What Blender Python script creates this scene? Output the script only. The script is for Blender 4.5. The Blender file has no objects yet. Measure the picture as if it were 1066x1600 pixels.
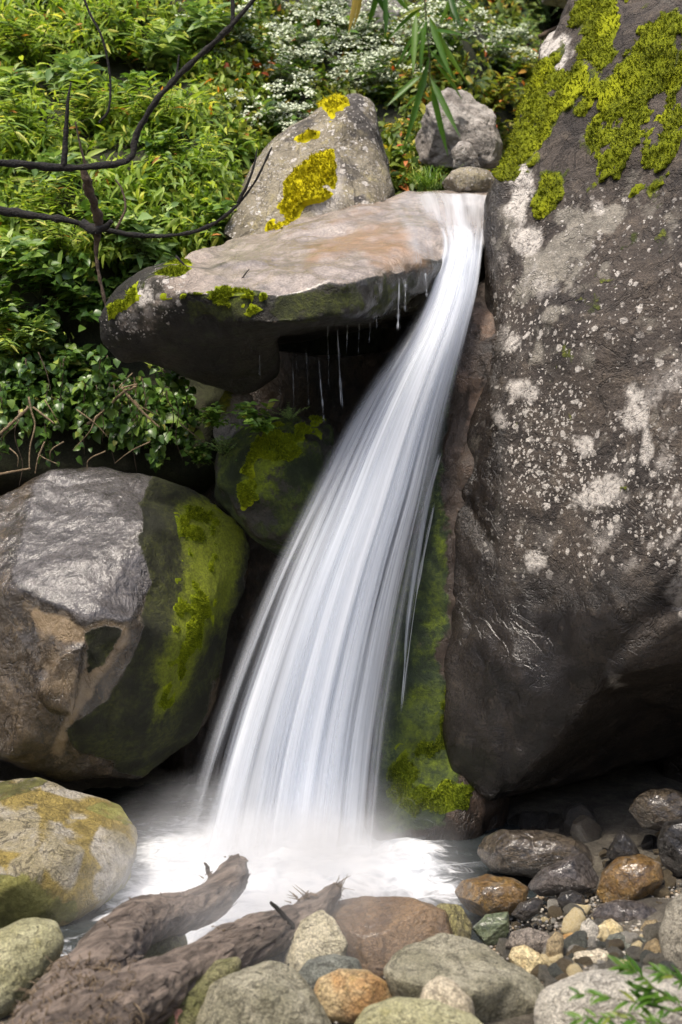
import bpy, bmesh, math, random
import numpy as np
from mathutils import Vector, Matrix
from mathutils.bvhtree import BVHTree

S = bpy.context.scene
COL = S.collection
rng = np.random.default_rng(7)
random.seed(7)

# ------------------------------------------------------------------ camera, sky, sun, exposure
F = 2240.0                        # focal length in photograph pixels
CAMP = np.array([0.0, -7.0, 2.3])
PITCH = math.radians(-5.0)
RIGHT = np.array([1.0, 0, 0])
FWD = np.array([0, math.cos(PITCH), math.sin(PITCH)])
UP = np.array([0, -math.sin(PITCH), math.cos(PITCH)])
cd = bpy.data.cameras.new('camera')
cam = bpy.data.objects.new('camera', cd)
COL.objects.link(cam)
cam.location = CAMP
cam.rotation_euler = (math.radians(90) + PITCH, 0, 0)
cd.sensor_fit = 'VERTICAL'
cd.sensor_height = 36.0
cd.lens = F / 1600 * 36.0
cd.clip_start = 0.05
cd.clip_end = 500
cd.dof.use_dof = True
cd.dof.focus_distance = 7.0
cd.dof.aperture_fstop = 1.9
S.camera = cam

SUN_EL, SUN_AZ = math.radians(66), math.radians(215)     # azimuth the light comes from, clockwise from +Y
w = bpy.data.worlds.new('World')
S.world = w
w.use_nodes = True
nt = w.node_tree
sky = nt.nodes.new('ShaderNodeTexSky')
sky.sky_type = 'NISHITA'
sky.sun_disc = False
sky.sun_elevation = SUN_EL
sky.sun_rotation = SUN_AZ
sky.air_density = 1.0
sky.dust_density = 4.0
sky.ozone_density = 1.0
nt.links.new(sky.outputs[0], nt.nodes['Background'].inputs[0])
nt.nodes['Background'].inputs[1].default_value = 0.15
sl = bpy.data.lights.new('sun', 'SUN')
sl.energy = 2.3
sl.angle = math.radians(11)
sl.color = (1.0, 0.92, 0.80)
sun = bpy.data.objects.new('sun', sl)
COL.objects.link(sun)
d = Vector((math.sin(SUN_AZ) * math.cos(SUN_EL), math.cos(SUN_AZ) * math.cos(SUN_EL), math.sin(SUN_EL)))
sun.rotation_euler = d.to_track_quat('Z', 'Y').to_euler()
sun.location = (0, 0, 12)
S.view_settings.view_transform = 'Standard'
S.view_settings.look = 'None'
S.view_settings.exposure = 0.84
S.view_settings.gamma = 1.0
S.cycles.max_bounces = 10
S.cycles.transparent_max_bounces = 24
S.cycles.volume_bounces = 2
S.cycles.use_denoising = True

# ------------------------------------------------------------------ helpers
def at(px, py, Y):
    """the point of the depth Y that photograph pixel (px, py) looks at"""
    d = FWD + RIGHT * ((px - 533) / F) + UP * ((800 - py) / F)
    return CAMP + d * ((Y - CAMP[1]) / d[1])

def atz(px, py, z):
    d = FWD + RIGHT * ((px - 533) / F) + UP * ((800 - py) / F)
    return CAMP + d * ((z - CAMP[2]) / d[2])

def pix(v):
    r = np.asarray(v) - CAMP
    dd = r @ FWD
    return 533 + F * (r @ RIGHT) / dd, 800 - F * (r @ UP) / dd

def _hash(ix, iy, iz, s):
    h = (ix.astype(np.int64) * 374761393 + iy.astype(np.int64) * 668265263 + iz.astype(np.int64) * 2147483647 + s * 1274126177) & 0xffffffff
    h = ((h ^ (h >> 13)) * 1274126177) & 0xffffffff
    h = ((h ^ (h >> 16)) * 2246822519) & 0xffffffff
    return ((h ^ (h >> 15)) & 0xffff) / 65535.0

def vnoise(p, s=0):
    i = np.floor(p)
    f = p - i
    f = f * f * f * (f * (f * 6 - 15) + 10)
    i = i.astype(np.int64)
    out = 0
    for dx in (0, 1):
        wx = f[:, 0] if dx else 1 - f[:, 0]
        for dy in (0, 1):
            wy = f[:, 1] if dy else 1 - f[:, 1]
            for dz in (0, 1):
                wz = f[:, 2] if dz else 1 - f[:, 2]
                out = out + wx * wy * wz * _hash(i[:, 0] + dx, i[:, 1] + dy, i[:, 2] + dz, s)
    return out * 2 - 1

def fbm(p, scale=1.0, octs=4, s=0, rough=0.5):
    out, a = 0, 1.0
    q = np.asarray(p, float) * scale
    for k in range(octs):
        out = out + a * vnoise(q + 17.3 * k, s + k)
        q = q * 2.03
        a *= rough
    return out

def ridge(p, scale=1.0, octs=3, s=0):
    out, a = 0, 1.0
    q = np.asarray(p, float) * scale
    for k in range(octs):
        out = out + a * (1 - np.abs(vnoise(q + 9.1 * k, s + k)) * 2)
        q = q * 2.1
        a *= 0.5
    return out

def sstep(a, b, x):
    t = np.clip((x - a) / (b - a), 0, 1)
    return t * t * (3 - 2 * t)

def pmask(X, Yp, poly, soft=20):
    """soft mask of a polygon given in photograph pixels: 1 inside, 0 outside"""
    P = np.array(poly, float)
    inside = np.zeros(len(X), bool)
    dist = np.full(len(X), 1e9)
    for k in range(len(P)):
        a, b = P[k], P[(k + 1) % len(P)]
        c = ((a[1] > Yp) != (b[1] > Yp))
        xx = a[0] + (Yp - a[1]) * (b[0] - a[0]) / (b[1] - a[1] + 1e-9)
        inside ^= c & (X < xx)
        ab = b - a
        t = np.clip(((X - a[0]) * ab[0] + (Yp - a[1]) * ab[1]) / (ab @ ab + 1e-9), 0, 1)
        dist = np.minimum(dist, np.hypot(X - a[0] - t * ab[0], Yp - a[1] - t * ab[1]))
    sd = np.where(inside, dist, -dist)
    return sstep(-soft, soft, sd)

def link(name, me, mat=None, parent=None, loc=None):
    o = bpy.data.objects.new(name, me)
    COL.objects.link(o)
    if mat is not None:
        for m in (mat if isinstance(mat, (list, tuple)) else [mat]):
            me.materials.append(m)
    if parent is not None:
        o.parent = parent
    if loc is not None:
        o.location = loc
    return o

def tag(o, label=None, cat=None, group=None, kind=None):
    if label: o['label'] = label
    if cat: o['category'] = cat
    if group: o['group'] = group
    if kind: o['kind'] = kind
    return o

def empty(name, loc, label, cat, group=None):
    o = bpy.data.objects.new(name, None)
    o.empty_display_size = 0.1
    COL.objects.link(o)
    o.location = loc
    return tag(o, label, cat, group)

def mesh_from(name, V, Fc, smooth=True):
    me = bpy.data.meshes.new(name)
    V = np.asarray(V, np.float32)
    Fc = np.asarray(Fc, np.int32)
    me.vertices.add(len(V))
    me.vertices.foreach_set('co', V.ravel())
    n, k = Fc.shape
    me.loops.add(n * k)
    me.loops.foreach_set('vertex_index', Fc.ravel())
    me.polygons.add(n)
    me.polygons.foreach_set('loop_start', np.arange(0, n * k, k, dtype=np.int32))
    me.polygons.foreach_set('loop_total', np.full(n, k, np.int32))
    me.polygons.foreach_set('use_smooth', np.full(n, smooth, bool))
    me.update(calc_edges=True)
    me.validate()
    return me

def coords(me):
    a = np.empty(len(me.vertices) * 3, np.float32)
    me.vertices.foreach_get('co', a)
    return a.reshape(-1, 3).astype(float)

def normals(me):
    a = np.empty(len(me.vertices) * 3, np.float32)
    me.vertex_normals.foreach_get('vector', a)
    return a.reshape(-1, 3).astype(float)

def set_co(me, V):
    me.vertices.foreach_set('co', np.asarray(V, np.float32).ravel())
    me.update()

def attr(me, name, vals):
    a = me.attributes.get(name) or me.attributes.new(name, 'FLOAT', 'POINT')
    a.data.foreach_set('value', np.asarray(vals, np.float32))

def rebase(o, base=None):
    """move the object's origin to its base without moving its shape"""
    V = coords(o.data)
    c = np.array([(V[:, 0].min() + V[:, 0].max()) / 2, (V[:, 1].min() + V[:, 1].max()) / 2, V[:, 2].min()]) if base is None else np.asarray(base)
    set_co(o.data, V - c)
    o.location = c
    return c

# ------------------------------------------------------------------ materials
class NT:
    def __init__(s, name):
        s.m = bpy.data.materials.new(name)
        s.m.use_nodes = True
        s.t = s.m.node_tree
        s.t.nodes.clear()
        s.out = s.t.nodes.new('ShaderNodeOutputMaterial')
    def n(s, typ, **kw):
        nd = s.t.nodes.new('ShaderNode' + typ)
        ins = kw.pop('ins', {})
        for k, v in kw.items():
            setattr(nd, k, v)
        for k, v in ins.items():
            s.set(nd, k, v)
        return nd
    def set(s, nd, k, v):
        sock = nd.inputs[k]
        if isinstance(v, bpy.types.NodeSocket):
            s.t.links.new(v, sock)
        elif hasattr(sock.default_value, '__len__') and len(sock.default_value) == 4 and len(v) == 3:
            sock.default_value = (*v, 1)
        else:
            sock.default_value = v
    def math(s, op, a, b=0.0, clamp=False):
        nd = s.n('Math', operation=op, use_clamp=clamp)
        s.set(nd, 0, a); s.set(nd, 1, b)
        return nd.outputs[0]
    def mix(s, f, a, b, blend='MIX'):
        nd = s.n('Mix', data_type='RGBA', blend_type=blend)
        s.set(nd, 0, f); s.set(nd, 6, a); s.set(nd, 7, b)
        return nd.outputs[2]
    def noise(s, vec, scale, detail=6, rough=0.6, dist=0.0):
        nd = s.n('TexNoise', ins={'Vector': vec, 'Scale': scale, 'Detail': detail, 'Roughness': rough, 'Distortion': dist})
        return nd.outputs[0]
    def ramp(s, f, lo, hi):
        nd = s.n('MapRange', interpolation_type='SMOOTHSTEP', ins={0: f, 1: lo, 2: hi, 3: 0.0, 4: 1.0})
        return nd.outputs[0]
    def attr(s, name):
        return s.n('Attribute', attribute_name=name).outputs['Fac']
    def obj(s, jitter=True):
        tc = s.n('TexCoord')
        if not jitter:
            return tc.outputs['Object']
        oi = s.n('ObjectInfo')
        v = s.n('VectorMath', operation='ADD')
        s.t.links.new(tc.outputs['Object'], v.inputs[0])
        k = s.math('MULTIPLY', oi.outputs['Random'], 37.0)
        s.t.links.new(k, v.inputs[1])
        return v.outputs[0]
    def scale(s, vec, xyz, rot=None):
        mp = s.n('Mapping', ins={'Vector': vec, 'Scale': xyz})
        if rot: mp.inputs['Rotation'].default_value = rot
        return mp.outputs[0]

def rock_mat(name, c1, c2, c3, sc=3.0, rough=0.75, wet=0.0, bump=0.5, bscale=28.0, lichen=(0.52, 0.48, 0.43), moss=((0.10, 0.13, 0.012), (0.28, 0.30, 0.02)),
             alt=(0.30, 0.17, 0.07), stain=(0.36, 0.20, 0.085), mbright=(0.25, 0.33, 0.012), altbump=0.0, stretch=(1, 1, 1), use_attr=True, speck=0.5, c3amt=0.6, wetdark=0.42, glints=0.0):
    N = NT(name)
    v = N.obj()
    vs = N.scale(v, stretch)
    n1 = N.noise(vs, sc, 8, 0.62, 0.4)
    n2 = N.noise(vs, sc * 4.3, 7, 0.68, 0.2)
    n3 = N.noise(v, bscale * 4.5, 5, 0.7)
    col = N.mix(N.ramp(n1, 0.38, 0.63), c1, c2)
    col = N.mix(N.math('MULTIPLY', N.ramp(n2, 0.50, 0.68), c3amt), col, c3)
    sp = N.ramp(n3, 0.35, 0.68)
    col = N.mix(speck, col, N.mix(sp, (0.36, 0.36, 0.36), (1.32, 1.31, 1.28)), 'MULTIPLY')
    seam = N.math('ABSOLUTE', N.math('SUBTRACT', N.noise(vs, sc * 1.7, 5, 0.6, 1.0), 0.5))
    sf = N.math('MULTIPLY', N.math('SUBTRACT', 1.0, N.ramp(seam, 0.0, 0.022)), 0.55)
    col = N.mix(sf, col, N.mix(1.0, col, (0.35, 0.33, 0.30), 'MULTIPLY'))
    rg = rough
    bump_h = N.math('ADD', N.math('MULTIPLY', N.noise(vs, bscale * 0.6, 9, 0.62), 1.0), N.math('MULTIPLY', n2, 1.1))
    bump_h = N.math('SUBTRACT', bump_h, N.math('MULTIPLY', sf, 0.5))
    if use_attr:
        af = N.ramp(N.math('ADD', N.attr('alt'), N.math('MULTIPLY', N.math('SUBTRACT', N.noise(v, 9.0, 7, 0.7), 0.5), 1.3)), 0.30, 0.75)
        acol = N.mix(N.ramp(n2, 0.35, 0.65), tuple(x * 0.72 for x in alt), tuple(min(1, x * 1.12) for x in alt))
        acol = N.mix(0.6, acol, N.mix(sp, (0.5, 0.5, 0.5), (1.2, 1.2, 1.2)), 'MULTIPLY')
        col = N.mix(af, col, acol)
        if altbump:
            bump_h = N.math('ADD', bump_h, N.math('MULTIPLY', af, N.math('MULTIPLY', N.noise(N.scale(v, (1.0, 1.0, 0.55)), 17.0, 5, 0.6, 0.7), altbump)))
        col = N.mix(N.ramp(N.math('ADD', N.attr('stain'), N.math('MULTIPLY', N.math('SUBTRACT', N.noise(v, 7.0, 6, 0.7), 0.5), 1.2)), 0.35, 0.9), col, stain)
        # crusty lichen: round blotches, ragged at the rim, of many sizes
        la = N.attr('lichen')
        dv = N.n('VectorMath', operation='ADD')
        nz = N.n('TexNoise', ins={'Vector': v, 'Scale': 26.0, 'Detail': 5.0, 'Roughness': 0.7})
        sv = N.n('VectorMath', operation='SCALE', ins={0: nz.outputs['Color'], 'Scale': 0.055})
        N.t.links.new(v, dv.inputs[0]); N.t.links.new(sv.outputs[0], dv.inputs[1])
        tot = None
        for vsz, thr in ((15.0, 0.27), (31.0, 0.32), (58.0, 0.33)):
            vo = N.n('TexVoronoi', ins={'Vector': dv.outputs[0], 'Scale': vsz})
            keep = N.n('SeparateColor'); N.t.links.new(vo.outputs['Color'], keep.inputs[0])
            gate = N.ramp(N.math('ADD', keep.outputs[0], N.math('SUBTRACT', la, 1.0)), 0.02, 0.25)
            bl = N.math('MULTIPLY', gate, N.math('SUBTRACT', 1.0, N.ramp(vo.outputs['Distance'], thr * 0.85, thr * 1.15)))
            tot = bl if tot is None else N.math('MAXIMUM', tot, bl)
        lc = N.mix(n3, lichen, tuple(min(1, x * 1.25) for x in lichen))
        lf = N.math('MULTIPLY', tot, N.ramp(n3, 0.30, 0.50))
        col = N.mix(lf, col, lc)
        # large solid crusts
        col = N.mix(N.math('MULTIPLY', N.attr('crust'), N.ramp(N.noise(v, 40.0, 5, 0.7), 0.3, 0.55)), col, lc)
        wf = N.attr('wet')
        dry = N.math('SUBTRACT', 1.0, wf)
        col = N.mix(wf, col, N.mix(1.0, col, (wetdark, wetdark, wetdark), 'MULTIPLY'))
        wr = N.math('MULTIPLY_ADD', N.noise(v, 35.0, 4, 0.6), 0.25)
        rg = N.math('ADD', N.math('MULTIPLY', dry, rough), N.math('MULTIPLY', wf, 0.20))
        # green film of moss
        mf = N.ramp(N.math('ADD', N.attr('moss'), N.math('MULTIPLY', N.math('SUBTRACT', N.noise(v, 16.0, 7, 0.7), 0.5), 1.1)), 0.42, 0.62)
        mcol = N.mix(N.ramp(N.noise(v, 45.0, 6, 0.7), 0.36, 0.66), moss[0], moss[1])
        mcol = N.mix(N.ramp(N.noise(v, 5.0, 4, 0.6), 0.4, 0.62), mcol, tuple(x * 0.6 for x in moss[0]))
        mbf = N.ramp(N.math('ADD', N.attr('mossb'), N.math('MULTIPLY', N.math('SUBTRACT', N.noise(v, 13.0, 7, 0.75), 0.5), 1.5)), 0.30, 0.95)
        mcol = N.mix(mbf, mcol, N.mix(N.ramp(N.noise(v, 70.0, 5, 0.75), 0.35, 0.68), tuple(x * 0.55 for x in mbright), mbright))
        col = N.mix(mf, col, mcol)
        rg = N.math('ADD', N.math('MULTIPLY', rg, N.math('SUBTRACT', 1.0, mf)), N.math('MULTIPLY', mf, 0.9))
        bump_h = N.math('ADD', bump_h, N.math('MULTIPLY', lf, 0.25))
        bump_h = N.math('ADD', bump_h, N.math('MULTIPLY', mf, N.noise(v, 90.0, 4, 0.8)))
    elif wet > 0:
        rg = 0.28 if wet > 0.5 else 0.4
    bump_h = N.math('ADD', bump_h, N.math('MULTIPLY', n3, 0.35))
    b = N.n('Bump', ins={'Strength': N.math('MULTIPLY', bump, N.math('SUBTRACT', 1.0, N.math('MULTIPLY', N.attr('wet'), 0.45))) if use_attr else bump, 'Distance': 0.035, 'Height': bump_h})
    p = N.n('BsdfPrincipled', ins={'Base Color': col, 'Roughness': rg, 'Normal': b.outputs[0]})
    if glints:
        if use_attr:
            N.set(p, 'Coat Weight', N.math('MULTIPLY', N.math('SUBTRACT', 1.0, mf), N.math('MULTIPLY', wf, glints)))
        else:
            p.inputs['Coat Weight'].default_value = glints
        p.inputs['Coat Roughness'].default_value = 0.12
        b2 = N.n('Bump', ins={'Strength': bump * 0.7, 'Distance': 0.02, 'Height': N.noise(vs, bscale * 0.7, 6, 0.6)})
        N.t.links.new(b2.outputs[0], p.inputs['Coat Normal'])
    N.t.links.new(p.outputs[0], N.out.inputs[0])
    return N.m

def moss_mat(name, dark, mid, light):
    N = NT(name)
    v = N.obj(False)
    a = N.noise(v, 11.0, 5, 0.65)
    b = N.noise(v, 120.0, 4, 0.75)
    col = N.mix(N.ramp(a, 0.38, 0.62), dark, mid)
    col = N.mix(N.math('MULTIPLY', N.ramp(b, 0.45, 0.7), 0.8), col, light)
    col = N.mix(N.ramp(N.attr('tint'), 0.2, 1.0), col, light)
    bp = N.n('Bump', ins={'Strength': 0.9, 'Distance': 0.012, 'Height': N.noise(v, 160.0, 4, 0.8)})
    p = N.n('BsdfPrincipled', ins={'Base Color': col, 'Roughness': 0.95, 'Normal': bp.outputs[0], 'Specular IOR Level': 0.15})
    p.inputs['Sheen Weight'].default_value = 0.3
    p.inputs['Sheen Tint'].default_value = (*light, 1)
    N.t.links.new(p.outputs[0], N.out.inputs[0])
    return N.m

def leaf_mat(name, stops, rough=0.45, trans=0.45):
    """stops: colours along the leaf's own random tint"""
    N = NT(name)
    r = N.n('ValToRGB')
    cr = r.color_ramp
    while len(cr.elements) < len(stops):
        cr.elements.new(0.5)
    for k, (e, (pos, c)) in enumerate(zip(cr.elements, stops)):
        e.position = pos; e.color = (*c, 1)
    N.t.links.new(N.attr('tint'), r.inputs[0])
    v = N.obj(False)
    col = N.mix(0.5, r.outputs[0], N.mix(N.noise(v, 30.0, 3, 0.6), (0.55, 0.55, 0.5), (1.4, 1.4, 1.3)), 'MULTIPLY')
    p = N.n('BsdfPrincipled', ins={'Base Color': col, 'Roughness': rough, 'Specular IOR Level': 0.4})
    t = N.n('BsdfTranslucent', ins={'Color': N.mix(1.0, col, (1.5, 1.5, 0.7), 'MULTIPLY')})
    mx = N.n('MixShader', ins={0: trans})
    N.t.links.new(p.outputs[0], mx.inputs[1]); N.t.links.new(t.outputs[0], mx.inputs[2])
    N.t.links.new(mx.outputs[0], N.out.inputs[0])
    return N.m

def bark_mat(name, c1, c2, sc=12.0, rough=0.85, wet=False, stretch=(1, 1, 1)):
    N = NT(name)
    v = N.obj(False)
    if stretch == 'log':
        vs = N.scale(N.scale(v, (1, 1, 1), (0, math.radians(20), math.radians(-29))), (0.16, 1, 1))
    else:
        vs = N.scale(v, stretch)
    a = N.noise(vs, sc, 8, 0.7, 0.8)
    col = N.mix(N.ramp(a, 0.35, 0.65), c1, c2)
    col = N.mix(0.6, col, N.mix(N.noise(v, sc * 6, 5, 0.7), (0.4, 0.4, 0.4), (1.3, 1.3, 1.3)), 'MULTIPLY')
    bp = N.n('Bump', ins={'Strength': 0.8, 'Distance': 0.03, 'Height': N.math('ADD', a, N.noise(vs, sc * 4, 6, 0.7))})
    p = N.n('BsdfPrincipled', ins={'Base Color': col, 'Roughness': rough, 'Normal': bp.outputs[0]})
    N.t.links.new(p.outputs[0], N.out.inputs[0])
    return N.m

# ------------------------------------------------------------------ shape builders
def hull_union(hulls, voxel, smooth=4):
    """closed rock body: the union of convex blocks, re-skinned and softened"""
    bm = bmesh.new()
    for H in hulls:
        vs = [bm.verts.new(Vector(p)) for p in H]
        r = bmesh.ops.convex_hull(bm, input=vs)
        bad = [e for e in set(r['geom_interior'] + r['geom_unused']) if isinstance(e, bmesh.types.BMVert)]
        bmesh.ops.delete(bm, geom=bad, context='VERTS')
    bmesh.ops.recalc_face_normals(bm, faces=bm.faces)
    me = bpy.data.meshes.new('tmp')
    bm.to_mesh(me); bm.free()
    o = bpy.data.objects.new('tmp', me)
    COL.objects.link(o)
    m = o.modifiers.new('r', 'REMESH'); m.mode = 'VOXEL'; m.voxel_size = voxel
    if smooth:
        m = o.modifiers.new('s', 'SMOOTH'); m.factor = 0.5; m.iterations = smooth
    dg = bpy.context.evaluated_depsgraph_get()
    out = bpy.data.meshes.new_from_object(o.evaluated_get(dg))
    bpy.data.objects.remove(o); bpy.data.meshes.remove(me)
    out.materials.clear()
    out.polygons.foreach_set('use_smooth', np.ones(len(out.polygons), bool))
    return out

def H(*pts):
    return [at(*p) for p in pts]

def roughen(me, amp, scale, seed, octs=5, crack=0.0, crack_scale=1.0, rough=0.5, strat=None):
    V, Nn = coords(me), normals(me)
    dsp = amp * fbm(V, scale, octs, seed, rough)
    if crack:
        r = ridge(V, crack_scale, 2, seed + 50)
        dsp -= crack * sstep(1.22, 1.5, r)
    if strat:
        k, a = strat
        dsp += a * vnoise(V * np.array(k), seed + 90)
    set_co(me, V + Nn * dsp[:, None])

def big_rock(name, hulls, mat, label, voxel=0.02, smooth=5, amp=0.05, scale=1.6, seed=1, crack=0.0, crack_scale=1.3, cat='boulder', masks=None, group=None, rough=0.5, strat=None):
    me = hull_union(hulls, voxel, smooth)
    roughen(me, amp, scale, seed, 5, crack, crack_scale, rough, strat)
    V = coords(me); X, Yp = wander(V); Nn = normals(me)
    if masks:
        for k, f in masks.items():
            attr(me, k, np.clip(f(V, X, Yp, Nn), 0, 1))
    o = link(name, me, mat)
    tag(o, label, cat, group)
    rebase(o)
    return o

def wander(V):
    X, Yp = pix(V)
    return X + 9 * fbm(V, 4.5, 4, 201), Yp + 9 * fbm(V, 4.5, 4, 207)

def moss_part(rock, mat, f, thick=0.03, name='moss', lump=14.0, seed=3, fuzz=9000, fl=0.012, down=0.35, tint=None):
    """cushions of moss grown on a rock where f says so: a child mesh with its own thickness and fuzz"""
    me = rock.data
    base = np.array(rock.location)
    V = coords(me) + base; Nn = normals(me)
    X, Yp = wander(V)
    m = f(V, X, Yp, Nn)
    nf = len(me.polygons)
    lv = np.empty(len(me.loops), np.int32); me.loops.foreach_get('vertex_index', lv)
    lt = np.empty(nf, np.int32); me.polygons.foreach_get('loop_total', lt)
    ls = np.empty(nf, np.int32); me.polygons.foreach_get('loop_start', ls)
    q = ls[lt == 4]
    Q = lv[q[:, None] + np.arange(4)]
    Q = Q[(m[Q] > 0.02).any(1)]
    if len(Q) < 8:
        return None
    used, inv = np.unique(Q, return_inverse=True)
    Q = inv.reshape(-1, 4)
    V, Nn, m = V[used], Nn[used], m[used]
    l = 0.55 + 0.6 * fbm(V * np.array([1, 1, 0.6]), lump, 3, seed) + 0.35 * fbm(V, lump * 4, 2, seed + 9)
    h = thick * sstep(0, 0.6, m) * np.clip(l, 0.1, 2) - 0.006 * (1 - sstep(0, 0.3, m))
    P = V + Nn * h[:, None] + np.array([0, -0.15, -1]) * (h * down)[:, None]
    t = np.clip(0.25 + 0.75 * fbm(V, 6.0, 3, seed + 5), 0, 1) if tint is None else tint(V)
    # fuzz: short blades standing on the cushions
    w_ = m[Q].mean(1) > 0.35
    Qi = np.nonzero(w_)[0]
    VV, FF, TT = [P], [Q], [t]
    if fuzz and len(Qi):
        pick = rng.choice(Qi, fuzz)
        a, b = rng.random(fuzz), rng.random(fuzz)
        A = P[Q[pick]]
        p0 = (A[:, 0] * ((1 - a) * (1 - b))[:, None] + A[:, 1] * (a * (1 - b))[:, None] + A[:, 2] * (a * b)[:, None] + A[:, 3] * ((1 - a) * b)[:, None])
        nn = Nn[Q[pick, 0]] + rng.normal(0, 0.5, (fuzz, 3)) + np.array([0, 0, -0.1])
        nn /= np.linalg.norm(nn, axis=1)[:, None]
        sd = np.cross(nn, rng.normal(0, 1, (fuzz, 3)))
        sd /= np.linalg.norm(sd, axis=1)[:, None]
        L = fl * (0.5 + rng.random(fuzz))[:, None]
        wd = L * 0.22
        Vb = np.stack([p0 - sd * wd - nn * L * 0.1, p0 + sd * wd - nn * L * 0.1, p0 + nn * L + sd * wd * 0.2, p0 + nn * L - sd * wd * 0.2], 1).reshape(-1, 3)
        VV.append(Vb)
        FF.append(np.arange(fuzz * 4).reshape(-1, 4) + len(P))
        TT.append(np.repeat(np.clip(rng.normal(0.45, 0.3, fuzz), 0, 1), 4))
    mm = mesh_from(name, np.concatenate(VV) - base, np.concatenate(FF))
    attr(mm, 'tint', np.concatenate(TT))
    return link(name, mm, mat, rock)

def ico(sub):
    bm = bmesh.new()
    bmesh.ops.create_icosphere(bm, subdivisions=sub, radius=1)
    V = np.array([v.co[:] for v in bm.verts]); Fc = np.array([[v.index for v in f.verts] for f in bm.faces])
    bm.free()
    return V, Fc
ICO5, ICO4, ICO3 = ico(6), ico(5), ico(3)

def stone_mesh(poly, Y, depth, seed, p=0.75, q=0.85, amp=0.05, facets=5, cut=0.82, sub=None, tiltz=0.0):
    """a stone whose outline seen along the line of sight is poly (photograph pixels): a full body of the given depth"""
    P = np.array(poly, float)
    c = (P.min(0) + P.max(0)) / 2
    C = at(c[0], c[1], Y)
    vd = C - CAMP; dist = np.linalg.norm(vd); vd /= dist
    ux = np.cross(vd, [0, 0, 1]); ux /= np.linalg.norm(ux)
    uy = np.cross(ux, vd)
    px2m = (C - CAMP) @ FWD / F
    D, Fc = sub or (ICO5 if P[:, 0].max() - P[:, 0].min() > 130 else ICO4)
    rr = np.hypot(D[:, 0], D[:, 1]); th = np.arctan2(D[:, 1], D[:, 0])
    # radius of the outline at angle th
    ths = np.linspace(-np.pi, np.pi, 361)
    R = np.zeros(361)
    for k, t in enumerate(ths):
        dx, dy = math.cos(t), -math.sin(t)
        best = 0
        for i in range(len(P)):
            a, b = P[i] - c, P[(i + 1) % len(P)] - c
            e = b - a
            den = dx * e[1] - dy * e[0]
            if abs(den) < 1e-9: continue
            s_ = (a[0] * e[1] - a[1] * e[0]) / den
            u_ = (a[0] * dy - a[1] * dx) / den
            if s_ > 0 and -1e-6 <= u_ <= 1 + 1e-6: best = max(best, s_)
        R[k] = best
    ker = np.hanning(15); ker /= ker.sum()
    R = np.convolve(np.concatenate([R[-16:-1], R, R[1:16]]), ker, 'same')[15:-15]
    Rt = np.interp(th, ths, R) * px2m
    g = np.power(np.clip(rr, 1e-6, 1), p)
    sz = R.mean() * px2m
    dz = depth * sz
    loc = np.stack([Rt * g * np.cos(th), Rt * g * np.sin(th), dz * np.sign(D[:, 2]) * np.abs(D[:, 2]) ** q], 1)
    r_ = np.random.default_rng(seed)
    for k in range(facets):
        n = r_.normal(0, 1, 3); n[2] = -abs(n[2]) * 1.2 - 0.25 if k < facets - 1 else abs(n[2])
        n /= np.linalg.norm(n)
        s_ = loc @ n
        lim = s_.max() * (cut + 0.12 * r_.random())
        over = np.maximum(s_ - lim, 0)
        loc = loc - n * (over * 0.93)[:, None]
    W = C + loc[:, :1] * ux + loc[:, 1:2] * uy + loc[:, 2:] * vd
    nn = (W - C) / np.linalg.norm(W - C, axis=1)[:, None]
    W = W + nn * (sz * amp * (fbm(W / sz, 1.3, 5, seed) + 0.30 * fbm(W / sz, 6.0, 4, seed + 31) - 0.55 * sstep(1.15, 1.5, ridge(W / sz, 1.6, 3, seed + 61))))[:, None]
    return W, Fc

def stone(name, poly, Y, mat, label, depth=1.0, seed=0, cat='stone', group=None, masks=None, **kw):
    W, Fc = stone_mesh(poly, Y, depth, seed, **kw)
    me = mesh_from(name, W, Fc)
    bm = bmesh.new(); bm.from_mesh(me)
    bmesh.ops.recalc_face_normals(bm, faces=bm.faces)
    bm.to_mesh(me); bm.free()
    if masks:
        V = coords(me); X, Yp = pix(V); Nn = normals(me)
        for k, f in masks.items():
            attr(me, k, np.clip(f(V, X, Yp, Nn), 0, 1))
    o = link(name, me, mat)
    tag(o, label, cat, group)
    rebase(o)
    return o

def spline(pts, n):
    """Catmull-Rom through points (any dimension)"""
    P = np.array(pts, float)
    if len(P) == 2:
        return P[0] + (P[1] - P[0]) * np.linspace(0, 1, n)[:, None]
    Q = np.vstack([2 * P[0] - P[1], P, 2 * P[-1] - P[-2]])
    t = np.linspace(0, len(P) - 1 - 1e-6, n)
    i = t.astype(int); f = (t - i)[:, None]
    a, b, c, d = Q[i], Q[i + 1], Q[i + 2], Q[i + 3]
    return 0.5 * (2 * b + (c - a) * f + (2 * a - 5 * b + 4 * c - d) * f ** 2 + (3 * b - 3 * c + d - a) * f ** 3)

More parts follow.
